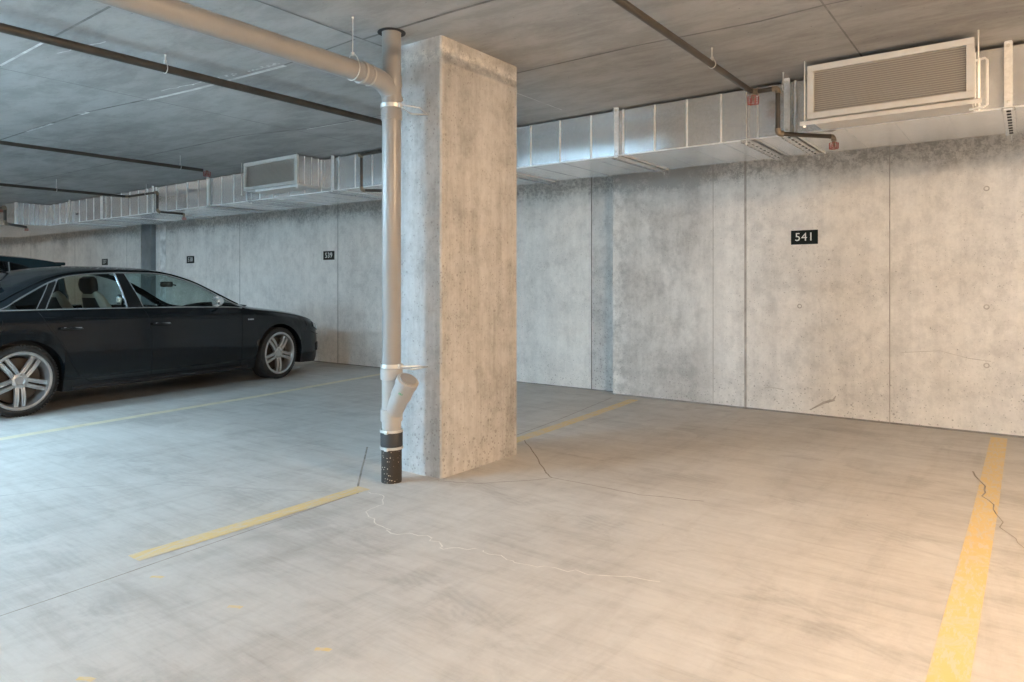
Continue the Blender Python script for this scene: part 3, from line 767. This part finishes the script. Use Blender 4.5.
def build_car(P, root):
    """root-local frame: x = forward along the car from the rear axle, y = left, z up"""
    root['local'] = 1
    paint = P['paint']; S0, S1 = P['ends']
    half = interp(P['half']); belt = interp(P['belt']); dlo = interp(P['dlo']); rail = interp(P['rail']); top = interp(P['top'])
    ylow = interp(P['bottom']); ydl = interp(P['ydlo']); yrl = interp(P['yrail']); archR = P['arch']; WC = P['wheels']; zc = P['zc']
    shear = interp(P['shear'])        # how far the top of a column leans forward
    cols = set(round(S0+(S1-S0)*k/130, 4) for k in range(131))
    for wc in WC:
        for k in range(0, 29):
            cols.add(round(wc + archR*math.cos(PI*k/28), 4))
    for s_ in P['marks']: cols.add(round(s_, 4))
    for k in range(6): cols.add(round(S1-.05*k*k/25, 4)); cols.add(round(S0+.05*k*k/25, 4))
    cols = sorted(cols); keep = [cols[0]]
    marks = set(round(s_,4) for s_ in P['marks']) | set(round(w_+k*archR,4) for w_ in WC for k in (-1,1))
    for c_ in cols[1:]:
        if c_-keep[-1] < .006:
            if c_ in marks: keep[-1] = c_
            continue
        keep.append(c_)
    cols = keep
    def arch(s_):
        z = 0
        for wc in WC:
            if abs(s_-wc) < archR: z = max(z, zc + math.sqrt(max(0, archR**2-(s_-wc)**2)))
        return z
    grid = []; 
    for s_ in cols:
        W_ = half(s_); zb = ylow(s_); bz = belt(s_); za = max(arch(s_), zb)
        st = s_ + shear(s_); zt_ = max(dlo(st), bz+.004); zr = max(rail(st), zt_+.003); ztc = max(top(st), zr+.004)
        yb = W_-.085; yd = min(ydl(st)*W_/.91, yb-.004); yr = min(yrl(st)*W_/.91, yd-.01)
        if za > zb+.001:
            rr = [(0,zb,s_),(.60*W_/.91,zb,s_),(.60*W_/.91,za,s_),(W_*1.0,za,s_)]
        else: rr = [(0,zb,s_),(.60*W_/.91,zb,s_),(.60*W_/.91,zb+.0005,s_),(W_*.945,zb,s_)]
        low = [(0,.945),(.06,.965),(.18,.988),(.35,1.0),(.52,1.004),(.66,.998),(.78,.982),(.86,.985),(.93,.965),(1.0,yb/W_)]
        flare = max(0, 1-max(0, (za-.50)*0))
        for k, (u, wf) in enumerate(low[1:] if za > zb+.001 else low[1:]):
            z = za + (bz-za)*u
            uu = (z-zb)/(bz-zb)
            # width from true height
            wf2 = None
            for (u0,w0),(u1,w1) in zip(low, low[1:]):
                if u0 <= uu <= u1+1e-6: wf2 = w0+(w1-w0)*(uu-u0)/(u1-u0); break
            if wf2 is None: wf2 = low[-1][1]
            fl = .012*max(0, 1-abs(z-za-.02)/.09) if za > zb+.05 else 0
            rr.append((W_*wf2+fl, z, s_))
        if za > zb+.001: rr[3] = (rr[4][0]+.004, za, s_)
        rr.append((yb-.006, bz+.012, s_ + (st-s_)*.03))          # foot of glass
        for u in (.25,.5,.75):                                   # side glass, slightly bowed
            rr.append((yb-.006+(yd-yb+.006)*u+.012*math.sin(PI*u), bz+.012+(zt_-bz-.012)*u, s_+(st-s_)*u))
        rr.append((yd, zt_, st)); rr.append(((yd+yr)/2+.006, (zt_+zr)/2+.006*(1 if zr-zt_ > .01 else .3), st)); rr.append((yr, zr, st))
        for u in (.12,.3,.5,.7,.88): rr.append((yr*(1-u), zr+(ztc-zr)*(1-(1-u)**2.2), st))
        rr.append((0, ztc, st))
        grid.append(rr)
    NR = len(grid[0]); iB = 3+9; iF = iB+1; iT = iF+4; iR = iT+2; iC = NR-1      # rows: belt, glass foot, glass top, rail, centre
    body = MB(); body.fix = True; glass_sets = {}
    vc = {}
    def V(mb, key, j, k, sgn):
        kk = (key, j, k, sgn if not (k in (0, NR-1)) else 0)
        if kk not in vc:
            y, z, x = grid[j][k]; vc[kk] = mb.bm.verts.new((x, sgn*y, z))
        return vc[kk]
    pb = body.mi(paint); blk = body.mi(M['trim_black'])
    gl = {}
    for j in range(len(cols)-1):
        sm = (cols[j]+cols[j+1])/2
        for k in range(NR-1):
            kind = 'body'; mi = pb
            if iF <= k < iT:
                for nm, a, b_ in P['side']:
                    if a <= sm <= b_:
                        if nm == 'black': mi = blk
                        else: kind = nm
            elif iR <= k:
                for nm, a, b_ in P['screens']:
                    if a <= sm <= b_: kind = nm
            if k < 2 : mi = blk
            for sgn in (1,-1):
                if kind == 'body': mb, key = body, 'b'
                else:
                    key = (kind, sgn if iF <= k < iT else 0); mb = gl.setdefault(key, MB())
                q = [V(mb,key,j,k,sgn), V(mb,key,j+1,k,sgn), V(mb,key,j+1,k+1,sgn), V(mb,key,j,k+1,sgn)]
                q2 = []; [q2.append(v) for v in q if v not in q2]
                if len(q2) < 3: continue
                if sgn < 0: q2 = q2[::-1]
                try: fc = mb.bm.faces.new(q2)
                except ValueError: continue
                fc.smooth = True; fc.material_index = mi if kind == 'body' else 0
    # close both ends
    for j in (0, len(cols)-1):
        loop = [V(body,'b',j,k,1) for k in range(NR)] + [V(body,'b',j,k,-1) for k in range(NR-2,0,-1)]
        try: fc = body.bm.faces.new(loop); fc.material_index = pb
        except ValueError: pass
    bo = body.build('body', None, root, sharp=32)
    for (kind, sg), mb in gl.items():
        g_ = mb.build(kind.split('#')[0], P['glass_'+('rear' if 'dark' in kind else 'front')] , root)
        g_.name = kind.split('#')[0].replace('_dark','')
    def surf(s_, z, sgn=-1, out=.002):
        """point on the body side at station s_, height z"""
        j = min(range(len(cols)), key=lambda q: abs(cols[q]-s_))
        r = grid[j][3:iT+1]
        for a, b_ in zip(r, r[1:]):
            if a[1] <= z <= b_[1] and b_[1] > a[1]:
                t_ = (z-a[1])/(b_[1]-a[1]); return Vector((a[2]+(b_[2]-a[2])*t_+(s_-cols[j]), sgn*(a[0]+(b_[0]-a[0])*t_+out), z))
        r0 = r[0] if z < r[0][1] else r[-1]
        return Vector((r0[2], sgn*(r0[0]+out), z))
    return cols, grid, dict(iB=iB,iF=iF,iT=iT,iR=iR,iC=iC), surf, bo

def wheel(root, s_, y, z, sgn, R, Rr, steer=0., wd=.24, spokes=5, phase=0.):
    """sgn -1: outer face towards -y"""
    t = bpy.data.objects.new('wheel', None); C.objects.link(t); t.parent = root; t.empty_display_size = .1
    t.location = (s_, y, z); t.rotation_euler = (0,0,steer); t['local'] = 1
    ax = Vector((0, sgn, 0))
    b = MB(); h = wd/2
    b.lathe((0,0,0), ax, [(-h+.01,Rr+.004),(-h,R-.05),(-h+.015,R-.015),(-h+.04,R),(h-.04,R),(h-.02,R-.010),(h-.004,R-.035),(h,Rr+.022),(h-.006,Rr+.004),(h-.02,Rr-.006)], M['tyre'], 64)
    for k in range(72):       # tread blocks on the shoulders
        a = 2*PI*k/72
        for yy in (-h+.035, h-.035):
            c_ = Vector((R*math.cos(a), sgn*yy, R*math.sin(a))); tx = Vector((-math.sin(a),0,math.cos(a))); rx = Vector((math.cos(a),0,math.sin(a)))
            vs = [b.bm.verts.new(c_ + tx*dx + rx*dr + ax*dy) for dr in (-.014,.0015) for dx, dy in ((-.008,-.022),(.008,-.022),(.008,.022),(-.008,.022))]
            for q in ((4,5,6,7),(0,1,5,4),(1,2,6,5),(2,3,7,6),(3,0,4,7)): b.bm.faces.new([vs[i_] for i_ in q])
    b.build('tyre', None, t)
    b = MB()
    b.lathe((0,0,0), ax, [(-h+.02,Rr-.0),(-h+.02,Rr-.02),(-.02,Rr-.045),(h-.055,Rr-.035),(h-.02,Rr-.024),(h-.004,Rr-.020),(h-.001,Rr-.004),(h-.006,Rr+.006),(h-.02,Rr+.004)], M['rim'], 64)
    b.lathe((0,0,0), ax, [(h-.06,.075),(h-.03,.072),(h-.024,.060),(h-.022,.040),(h-.030,.034),(h-.030,.0001)], M['rim'], 32)
    for k in range(spokes):
        a0 = phase + 2*PI*k/spokes
        for off in (-.5,.5):
            n = 7; prev = None
            for q in range(n+1):
                u = q/n; r_ = .045 + (Rr-.026-.045)*u
                lat = off*(.047+.012*u); wv = (.0175 + .001*u)
                yo = h-.030 + .018*math.sin(PI*u*.9)*(1) - .004*u
                dr = Vector((math.cos(a0),0,math.sin(a0))); dt_ = Vector((-math.sin(a0),0,math.cos(a0)))
                c_ = dr*r_ + dt_*lat
                ring = [b.bm.verts.new(c_ + dt_*w1 + ax*(yo+d1)) for w1, d1 in ((-wv,-.035),(-wv,-.004),(-wv*.55,0),(-wv*.15,-.004),(wv*.15,-.004),(wv*.55,0),(wv,-.004),(wv,-.035))]
                if prev:
                    for i_ in range(8): b.bm.faces.new((prev[i_], ring[i_], ring[(i_+1)%8], prev[(i_+1)%8]))
                prev = ring
    for k in range(5):
        a0 = phase + 2*PI*(k+.5)/5; c_ = Vector((.052*math.cos(a0),0,.052*math.sin(a0)))
        b.lathe(c_, ax, [(h-.05,.009),(h-.016,.009),(h-.014,.0001)], M['rim'], 10)
    rm = b.build('alloy_rim', M['rim'], t)
    b = MB(); b.lathe((0,0,0), ax, [(h-.030,.030),(h-.020,.029),(h-.018,.020),(h-.018,.0001)], M['silver'], 20)
    for k in range(2): b.lathe(Vector(((k-.5)*.014,0,0)), ax, [(h-.018,.006),(h-.0155,.008),(h-.018,.010)], M['chrome'], 14)
    b.build('centre_cap', None, rm)
    b = MB(); b.lathe((0,0,0), ax, [(.0,.05),(.0,Rr-.06),(.02,Rr-.06),(.02,.05)], M['disc'], 40)
    b.lathe((0,0,0), ax, [(-.06,.0001),(-.06,Rr-.03),(-.055,Rr-.03)], M['plastic_black'], 30)
    b.build('brake_disc', None, t)
    return t

# ---- black sedan (bay 539)
WB = 2.99; ZC = .325
A0 = Vector((-7.333, 2.438)); yaw = math.radians(7.104); fwd = Vector((-math.sin(yaw), math.cos(yaw))); lat = Vector((-fwd.y, fwd.x))
org = A0 + lat*.905
car = thing('sedan', 'black four door sedan parked nose to the wall under number 539', 'car', (org.x, org.y, 0), None, math.atan2(fwd.y, fwd.x))
P = dict(paint=M['paint_black'], ends=(-1.07,3.93), wheels=(0.0,WB), arch=.372, zc=ZC,
    half=[(-1.07,.60),(-1.0,.72),(-.85,.82),(-.5,.885),(-.2,.905),(.3,.91),(2.3,.91),(2.9,.908),(3.3,.895),(3.55,.865),(3.72,.80),(3.83,.70),(3.89,.60),(3.93,.45)],
    belt=[(-1.07,.86),(-.8,.945),(-.13,.953),(1.05,.945),(2.3,.918),(2.6,.885),(3.0,.84),(3.4,.775),(3.7,.70),(3.85,.645),(3.97,.60)],
    dlo=[(-1.07,.88),(-.6,.962),(-.20,.963),(-.12,.975),(.03,1.06),(.2,1.15),(.35,1.222),(.53,1.28),(.8,1.312),(1.1,1.325),(1.35,1.326),(1.5,1.318),(1.85,1.232),(2.2,1.062),(2.47,.930),(2.62,.892),(3.0,.858),(3.4,.80),(3.7,.722),(3.97,.61)],
    rail=[(-1.07,.89),(-.75,.985),(-.42,.99),(-.15,1.065),(.1,1.185),(.34,1.28),(.6,1.332),(.9,1.354),(1.35,1.356),(1.63,1.328),(1.88,1.258),(2.15,1.140),(2.43,.995),(2.56,.940),(2.75,.905),(3.0,.880),(3.4,.822),(3.7,.742),(3.97,.62)],
    top=[(-1.07,.90),(-.8,1.0),(-.5,1.02),(-.2,1.11),(.1,1.235),(.35,1.325),(.63,1.378),(.9,1.398),(1.22,1.40),(1.5,1.392),(1.75,1.365),(2.1,1.245),(2.45,1.095),(2.74,.965),(2.9,.925),(3.3,.872),(3.6,.80),(3.8,.72),(3.97,.64)],
    bottom=[(-1.07,.40),(-1.0,.26),(-.7,.20),(-.4,.185),(0,.175),(2.6,.175),(3.4,.165),(3.75,.15),(3.9,.19),(3.97,.30)],
    ydlo=[(-1.07,.76),(-.16,.80),(.2,.72),(.35,.675),(.53,.645),(1.3,.63),(1.6,.64),(1.85,.675),(2.2,.745),(2.47,.80),(2.7,.78),(3.97,.76)],
    yrail=[(-1.07,.56),(-.42,.62),(.1,.60),(.4,.575),(1.3,.565),(1.65,.575),(2.1,.64),(2.5,.70),(2.7,.68),(3.4,.62),(3.97,.5)],
    shear=[(-.5,0),(-.10,0),(.16,.18),(.23,.19),(.6,.08),(1.03,-.03),(1.06,-.04),(1.216,-.11),(1.6,-.12),(2.4,-.02),(2.5,0)],
    marks=[-.13,.155,.235,1.035,1.215,2.46,-.48,-.06,.33,1.64,2.72],
    side=[('quarter_window_dark#',-.10,.155),('black',.155,.235),('rear_side_window#',.235,1.035),('black',1.035,1.215),('front_side_window#',1.215,2.46)],
    screens=[('rear_window#',-.48,-.06),('windshield#',1.78,2.72)],
    glass_rear=M['glass_dark'], glass_front=M['glass'])
cols, grid, ix, surf, bo = build_car(P, car)
for sgn in (1,-1):
    for s_, st in ((0.,0.),(WB, math.radians(6))):
        wheel(car, s_, sgn*(.905-.12), ZC, sgn, .325, .262, st, .235, 5, {0.:-1.571, WB:-1.55}[s_])
def rowpath(k, a, b_, sgn, out=.004, up=0.):
    return [Vector((grid[j][k][2], sgn*(grid[j][k][0]+out), grid[j][k][1]+up)) for j in range(len(cols)) if a-.001 <= cols[j] <= b_+.001]
for sgn in (1,-1):
    b = MB(); b.tube(rowpath(ix['iF'], -.17, 2.47, sgn, .003), .0075, M['chrome'], 8)
    b.tube(rowpath(ix['iT'], -.17, 2.47, sgn, .003), .0085, M['chrome'], 8); b.build('window_trim', None, car)
    b = MB()
    for s_, rr_ in ((.155,.006),(.235,.007),(1.035,.009),(1.215,.003)):
        j = min(range(len(cols)), key=lambda q: abs(cols[q]-s_))
        b.tube([Vector((grid[j][k][2], sgn*(grid[j][k][0]+.004), grid[j][k][1])) for k in range(ix['iF'], ix['iT']+1)], rr_, M['chrome'], 8)
    b.build('pillar_trim', None, car)
    b = MB(); b.tube(rowpath(ix['iT']+1, -.2, 2.5, sgn, .003, .003), .006, M['trim_black'], 8); b.build('roof_rail', None, car)
    # panel gaps
    def gap(pts, nm='panel_gap'):
        P_ = []
        for (s0,z0_),(s1,z1_) in zip(pts, pts[1:]):
            for q in range(8): u = q/8; P_.append(surf(s0+(s1-s0)*u, z0_+(z1_-z0_)*u, sgn, .0005))
        P_.append(surf(*pts[-1], sgn, .0005)); b = MB(); b.tube(P_, .0035, M['gap'], 6); b.build(nm, None, car)
    gap([(1.20,.945),(1.235,.80),(1.25,.60),(1.255,.24)])
    gap([(.17,.94),(.20,.86),(.33,.66),(.45,.42),(.52,.31),(.62,.245),(1.25,.24),(2.38,.235)])
    gap([(2.45,.915),(2.42,.80),(2.405,.5),(2.40,.22)])
    gap([(-.42,.86),(-.43,.80),(-.40,.76),(-.17,.76),(-.14,.80),(-.15,.88)])
    # shoulder crease and sill catching light
    b = MB()
    b.tube([surf(2.40-.05*q, .792+.0023*q, sgn, -.001) for q in range(46)], .004, paint if False else M['paint_black'], 6); b.build('shoulder_crease', None, car)
    b = MB()
    pts = [surf(.45+.05*q, .235, sgn, .0) for q in range(42)]
    b.tube([p_+Vector((0,-sgn*.004,-.035)) for p_ in pts], .022, M['plastic_black'], 10); b.build('sill', None, car)
    # handles
    for s_ in (.43,1.36):
        h0 = surf(s_-.10,.782,sgn,0); h1 = surf(s_+.10,.774,sgn,0)
        b = MB(); m0 = h0.lerp(h1,.5); o_ = Vector((0,sgn,0))
        b.tube([h0-o_*.002,h0+o_*.018,h0.lerp(h1,.25)+o_*.035,m0+o_*.040,h0.lerp(h1,.75)+o_*.036,h1+o_*.02,h1-o_*.002], [.009,.012,.014,.0145,.014,.012,.009], M['trim_black'], 10)
        b.tube([h0.lerp(h1,.1)+o_*.032+Vector((0,0,.008)), h0.lerp(h1,.9)+o_*.045+Vector((0,0,.010))], .0065, M['chrome'], 8)
        hd = b.build('door_handle', None, car)
        b = MB(); b.tube([h1-o_*.002,h1+o_*.024], [.014,.010], M['chrome'], 12); b.build('key_cap', None, hd)
        b = MB(); b.lathe(m0+o_*(-.006), o_, [(0,.001),(.008,.001),(.004,.050),(0,.056)], M['gap'], 24); b.build('handle_recess', None, hd)
    # mirror
    mb_ = surf(2.16, .95, sgn, 0); o_ = Vector((0,sgn,0))
    b = MB(); b.tube([mb_-o_*.02, mb_+o_*.05+Vector((-.02,0,.01)), mb_+o_*.10+Vector((-.06,0,.03))], [.022,.020,.022], M['plastic_black'], 12); mm = b.build('mirror_arm', None, car)
    b = MB(); cx, cy, cz = mb_.x-.09, mb_.y+sgn*.125, 1.005
    n = 12; rings = []
    for q in range(n+1):
        u = q/n; xx = -.050 + .10*u; sc = math.sin(PI*min(1,.5+.5*u))**.55 if u > 0 else 1
        ring = []
        for a in range(20):
            an = 2*PI*a/20; ca, sa = math.cos(an), math.sin(an)
            ey = .066*sc*(abs(ca)**.7)*(1 if ca > 0 else -1); ez = .068*sc*(abs(sa)**.75)*(1 if sa > 0 else -1)
            ring.append(b.bm.verts.new((cx+xx+.02*abs(ey)/.11*0, cy+ey, cz+ez)))
        if rings:
            for a in range(20): fc = b.bm.faces.new((rings[-1][a], rings[-1][(a+1)%20], ring[(a+1)%20], ring[a])); fc.smooth = True
        rings.append(ring)
    b.mi(M['silver']); mh = b.build('mirror_housing', None, car); mh['label'] = 'silver mirror housing'
    b = MB(); b.poly([(cx-.052, cy+.056*math.cos(2*PI*a/20), cz+.058*math.sin(2*PI*a/20)) for a in range(20)], M['chrome']); b.build('mirror_glass', None, mh)
    # badge on the front wing
    b = MB(); q0 = surf(2.50,.775,sgn,.003)
    for q in range(4): b.box(q0.x+q*.022-.0, q0.x+q*.022+.016, q0.y-.003, q0.y+.003, q0.z-.008, q0.z+.008, M['chrome'], .001)
    b.build('wing_badge', None, car)
    # headlight, fog slot, tail lamp: shells over the corners
    def shell(nm, s0, s1, z0_, z1_, mat, out=.004, taper=0.):
        b = MB(); n1, n2 = 14, 6; vs = []
        for q in range(n1+1):
            row = []
            for r in range(n2+1):
                u = q/n1; v_ = r/n2
                zz0 = z0_[0]+(z0_[1]-z0_[0])*u; zz1 = z1_[0]+(z1_[1]-z1_[0])*u
                row.append(b.bm.verts.new(surf(s0+(s1-s0)*u, zz0+(zz1-zz0)*v_, sgn, out)))
            vs.append(row)
        for q in range(n1):
            for r in range(n2): fc = b.bm.faces.new((vs[q][r],vs[q+1][r],vs[q+1][r+1],vs[q][r+1])); fc.smooth = True
        b.mi(mat); return b.build(nm, None, car)
    shell('headlight', 3.64, 3.90, (.63,.54), (.705,.64), M['lamp_clear'])
    shell('tail_light', -1.05, -.72, (.70,.72), (.86,.86), M['lamp_red'])
    shell('bumper_vent', 3.70, 3.95, (.30,.28), (.40,.42), M['plastic_black'], .003)
    gap([(3.46,.74),(3.50,.62),(3.42,.56)])
    gap([(3.50,.60),(3.66,.545),(3.93,.50)])
# grille and plate faces at the nose and tail (away from view)
b = MB(); b.box(3.925,3.945,-.33,.33,.30,.62, M['plastic_black'], .02)
for k in range(7): b.box(3.944,3.948,-.31,.31,.33+k*.04,.335+k*.04, M['chrome'])
b.build('radiator_grille', None, car)
b = MB(); b.box(-1.09,-1.06,-.26,.26,.60,.73, M['plastic_black'], .006); b.build('plate_recess', None, car)
b = MB(); b.box(-.95,3.7,-.58,.58,.21,.26, M['plastic_black'], .01); b.build('underbody', None, car)
# antenna fin on the roof
b = MB(); b.tube([(.34,0,1.30),(.26,0,1.325),(.20,0,1.345),(.19,0,1.25)], [.004,.010,.006,.012], M['trim_black'], 8); b.build('antenna_fin', None, car)
# cabin
b = MB(); b.box(-.55,2.45,-.74,.74,.30,.34, M['seat_dark']); b.box(2.0,2.55,-.72,.72,.34,.90, M['seat_dark'], .06)
b.box(-.65,-.05,-.70,.70,.34,.93, M['seat_dark'], .04); b.box(.3,2.0,-.12,.12,.34,.58, M['seat_dark'], .03)
for sgn in (1,-1): b.box(-.1,2.3,sgn*.74-.02,sgn*.74+.02,.34,.92, M['seat_dark'])
b.build('cabin_lining', None, car)
def seat_(x, y, wd, rear=False):
    s_ = bpy.data.objects.new('front_seat' if not rear else 'rear_seat', None); C.objects.link(s_); s_.parent = car; s_.location = (x,y,0); s_['local'] = 1
    def cushion(nm, pts, rad, yw, mat, par=s_):
        b = MB(); n = len(pts); prev = None
        for (px, pz), r in zip(pts, rad):
            ring = []
            for a in range(24):
                an = 2*PI*a/24; ca, sa = math.cos(an), math.sin(an)
                ring.append(b.bm.verts.new((px + r[0]*(abs(sa)**.7)*(1 if sa>0 else -1), r[1]*(abs(ca)**.6)*(1 if ca>0 else -1), pz)))
            if prev:
                for a in range(24): fc = b.bm.faces.new((prev[a],prev[(a+1)%24],ring[(a+1)%24],ring[a])); fc.smooth = True
            else: b.bm.faces.new(ring[::-1])
            prev = ring
        b.bm.faces.new(prev); b.mi(mat); return b.build(nm, None, par)
    cushion('backrest', [(.0,.50),(-.05,.62),(-.13,.80),(-.21,.98),(-.25,1.08),(-.27,1.13)], [(.075,wd*.85),(.08,wd),(.075,wd*1.0),(.06,wd*.88),(.05,wd*.70),(.03,wd*.45)], 0, M['seat'])
    cushion('back_panel', [(-.06,.55),(-.14,.72),(-.215,.92),(-.275,1.06)], [(.06,wd*.70),(.06,wd*.8),(.05,wd*.72),(.03,wd*.5)], 0, M['seat_dark'])
    cushion('headrest', [(-.275,1.10),(-.285,1.14),(-.295,1.20),(-.295,1.26),(-.29,1.285)], [(.03,.09),(.05,.125),(.055,.135),(.045,.12),(.02,.08)], 0, M['seat_dark'])
    cushion('seat_cushion', [(.20,.42),(.20,.48),(.21,.56),(.21,.585)], [(.25,wd*.9),(.27,wd),(.27,wd),(.22,wd*.8)], 0, M['seat'])
for y in (.37,-.37): seat_(1.18, y, .25)
for y in (.36,-.36): seat_(.28, y, .28, True)
b = MB(); cxx, czz = 1.83,.90
b.tube([(cxx+.10*math.sin(2*PI*k/28)*-.4, .37+.185*math.cos(2*PI*k/28), czz+.165*math.sin(2*PI*k/28)) for k in range(28)], .013, M['trim_black'], 8, closed=True)
b.lathe((cxx+.02,.37,czz), (-1,0,0), [(0,.001),(0,.05),(.03,.045),(.035,.001)], M['silver'], 20)
for a in (0,PI,-PI/2): b.tube([(cxx,.37,czz),(cxx-.04*math.sin(a),.37+.18*math.cos(a),czz+.16*math.sin(a))], .011, M['silver'], 8)
b.build('steering_wheel', None, car)
b = MB(); b.box(2.02,2.05,-.11,.11,1.17,1.235, M['trim_black'], .012); b.tube([(2.06,0,1.21),(2.16,0,1.19)], .008, M['trim_black'], 8); b.build('rear_view_mirror', None, car)
b = MB(); b.tube([(2.62,-.05,.955),(2.75,-.35,.945),(2.70,-.62,.935)], .008, M['plastic_black'], 6); b.build('wiper', None, car)

# ---- dark estate car seen over the sedan roof (tail to the wall)
suv = thing('hatchback', 'dark blue green hatchback seen over the sedan roof at far left', 'car', (-16.2, 5.05, 0), None, -PI/2)
def S(pts): return pts
P2 = dict(paint=M['paint_teal'], ends=(-.92,3.70), wheels=(0.0,2.70), arch=.385, zc=.345,
    half=[(-.92,.70),(-.85,.80),(-.6,.88),(0,.91),(2.7,.91),(3.2,.88),(3.5,.78),(3.62,.66),(3.70,.45)],
    belt=[(-.92,1.02),(-.6,1.07),(.0,1.06),(1.0,1.04),(2.2,1.0),(3.0,.93),(3.5,.82),(3.70,.70)],
    dlo=[(-.92,1.06),(-.55,1.10),(-.36,1.28),(-.20,1.53),(.0,1.595),(.25,1.64),(.5,1.655),(.9,1.66),(1.3,1.63),(1.7,1.49),(2.2,1.12),(2.35,1.02),(3.0,.95),(3.70,.72)],
    rail=[(-.92,1.12),(-.86,1.45),(-.80,1.61),(-.5,1.675),(0,1.72),(.5,1.745),(1.0,1.735),(1.4,1.68),(1.8,1.47),(2.3,1.12),(2.5,1.03),(3.0,.97),(3.70,.74)],
    top=[(-.92,1.14),(-.86,1.52),(-.80,1.65),(-.5,1.715),(0,1.765),(.5,1.785),(1.0,1.775),(1.4,1.71),(1.8,1.53),(2.3,1.2),(2.55,1.07),(3.0,1.0),(3.70,.77)],
    bottom=[(-.92,.5),(-.85,.32),(-.5,.23),(0,.22),(3.3,.2),(3.6,.22),(3.70,.35)],
    ydlo=[(-.92,.80),(-.5,.80),(-.25,.72),(.2,.70),(1.2,.69),(1.7,.72),(2.35,.80),(3.70,.76)],
    yrail=[(-.92,.66),(0,.64),(1.2,.62),(1.8,.65),(2.5,.70),(3.70,.5)],
    shear=[(-1,0),(0,0)], marks=[-.42,.09,.15,1.0,1.1,.12,2.34,1.40,2.50,-.92],
    side=[('rear_quarter_window_dark#',-.42,.09),('black',.09,.15),('rear_side_window_dark#',.15,1.0),('black',1.0,1.1),('front_side_window#',1.1,2.34)],
    screens=[('windshield#',1.45,2.50)],
    glass_rear=M['glass_dark'], glass_front=M['glass'])
cols, grid, ix, surf, bo = build_car(P2, suv)
for sgn in (1,-1):
    for s_ in (0., 2.70): wheel(suv, s_, sgn*(.905-.12), .345, sgn, .345, .23, 0., .235)
    b = MB(); b.tube([Vector((grid[j][ix['iT']][2], sgn*(grid[j][ix['iT']][0]+.004), grid[j][ix['iT']][1])) for j in range(len(cols)) if -.42 <= cols[j] <= 2.35], .007, M['trim_black'], 8); b.build('window_trim', None, suv)
    b = MB(); j = min(range(len(cols)), key=lambda q: abs(cols[q]-.12))
    b.tube([Vector((grid[j][k][2], sgn*(grid[j][k][0]+.005), grid[j][k][1])) for k in range(ix['iF'], ix['iT']+1)], .014, M['silver'], 8); b.build('pillar_trim', None, suv)
    b = MB(); q0 = surf(2.05,1.05,sgn,0); b.tube([q0, q0+Vector((0,sgn*.09,.03)), q0+Vector((0,sgn*.22,.06))], [.03,.07,.05], M['paint_teal'], 14); b.build('mirror', None, suv)
b = MB(); b.box(-.70,2.2,-.70,.70,.35,.95, M['seat_dark'], .03)
for y in (.36,-.36): b.box(1.0,1.2,y-.22,y+.22,.95,1.42, M['seat_dark'], .05)
b.build('cabin_lining', None, suv)
b = MB(); b.box(-.875,-.68,-.66,.66,1.58,1.645, M['paint_teal'], .018); b.build('roof_spoiler', None, suv)
b = MB(); b.tube([(.9,.0,1.77),(.85,0,1.79),(.8,0,1.80)], [.01,.005,.003], M['trim_black'], 6); b.build('antenna', None, suv)
for o in (car, suv):
    if 'local' in o: del o['local']
for o in list(bpy.data.objects):
    if 'local' in o: del o['local']

# ------------------------------------------------------------------ camera and look
cam = bpy.data.cameras.new('camera'); co = bpy.data.objects.new('camera', cam); C.objects.link(co)
FPX = math.sqrt(942*518); cam.sensor_width = 36; cam.sensor_fit = 'HORIZONTAL'; cam.lens = 36*FPX/1024
cam.shift_y = -(341-284.5)/1024; cam.clip_start = .05; cam.clip_end = 100
co.location = (0,0,1.2); co.rotation_euler = (PI/2, 0, math.atan2(518, FPX))
bpy.context.scene.camera = co
wd = bpy.data.worlds.new('world'); bpy.context.scene.world = wd; wd.use_nodes = True
wd.node_tree.nodes['Background'].inputs[0].default_value = (.5,.55,.6,1); wd.node_tree.nodes['Background'].inputs[1].default_value = .0
vs = bpy.context.scene.view_settings
vs.view_transform = 'Standard'; vs.look = 'None'; vs.gamma = 1; vs.use_curve_mapping = False; vs.exposure = 1.16
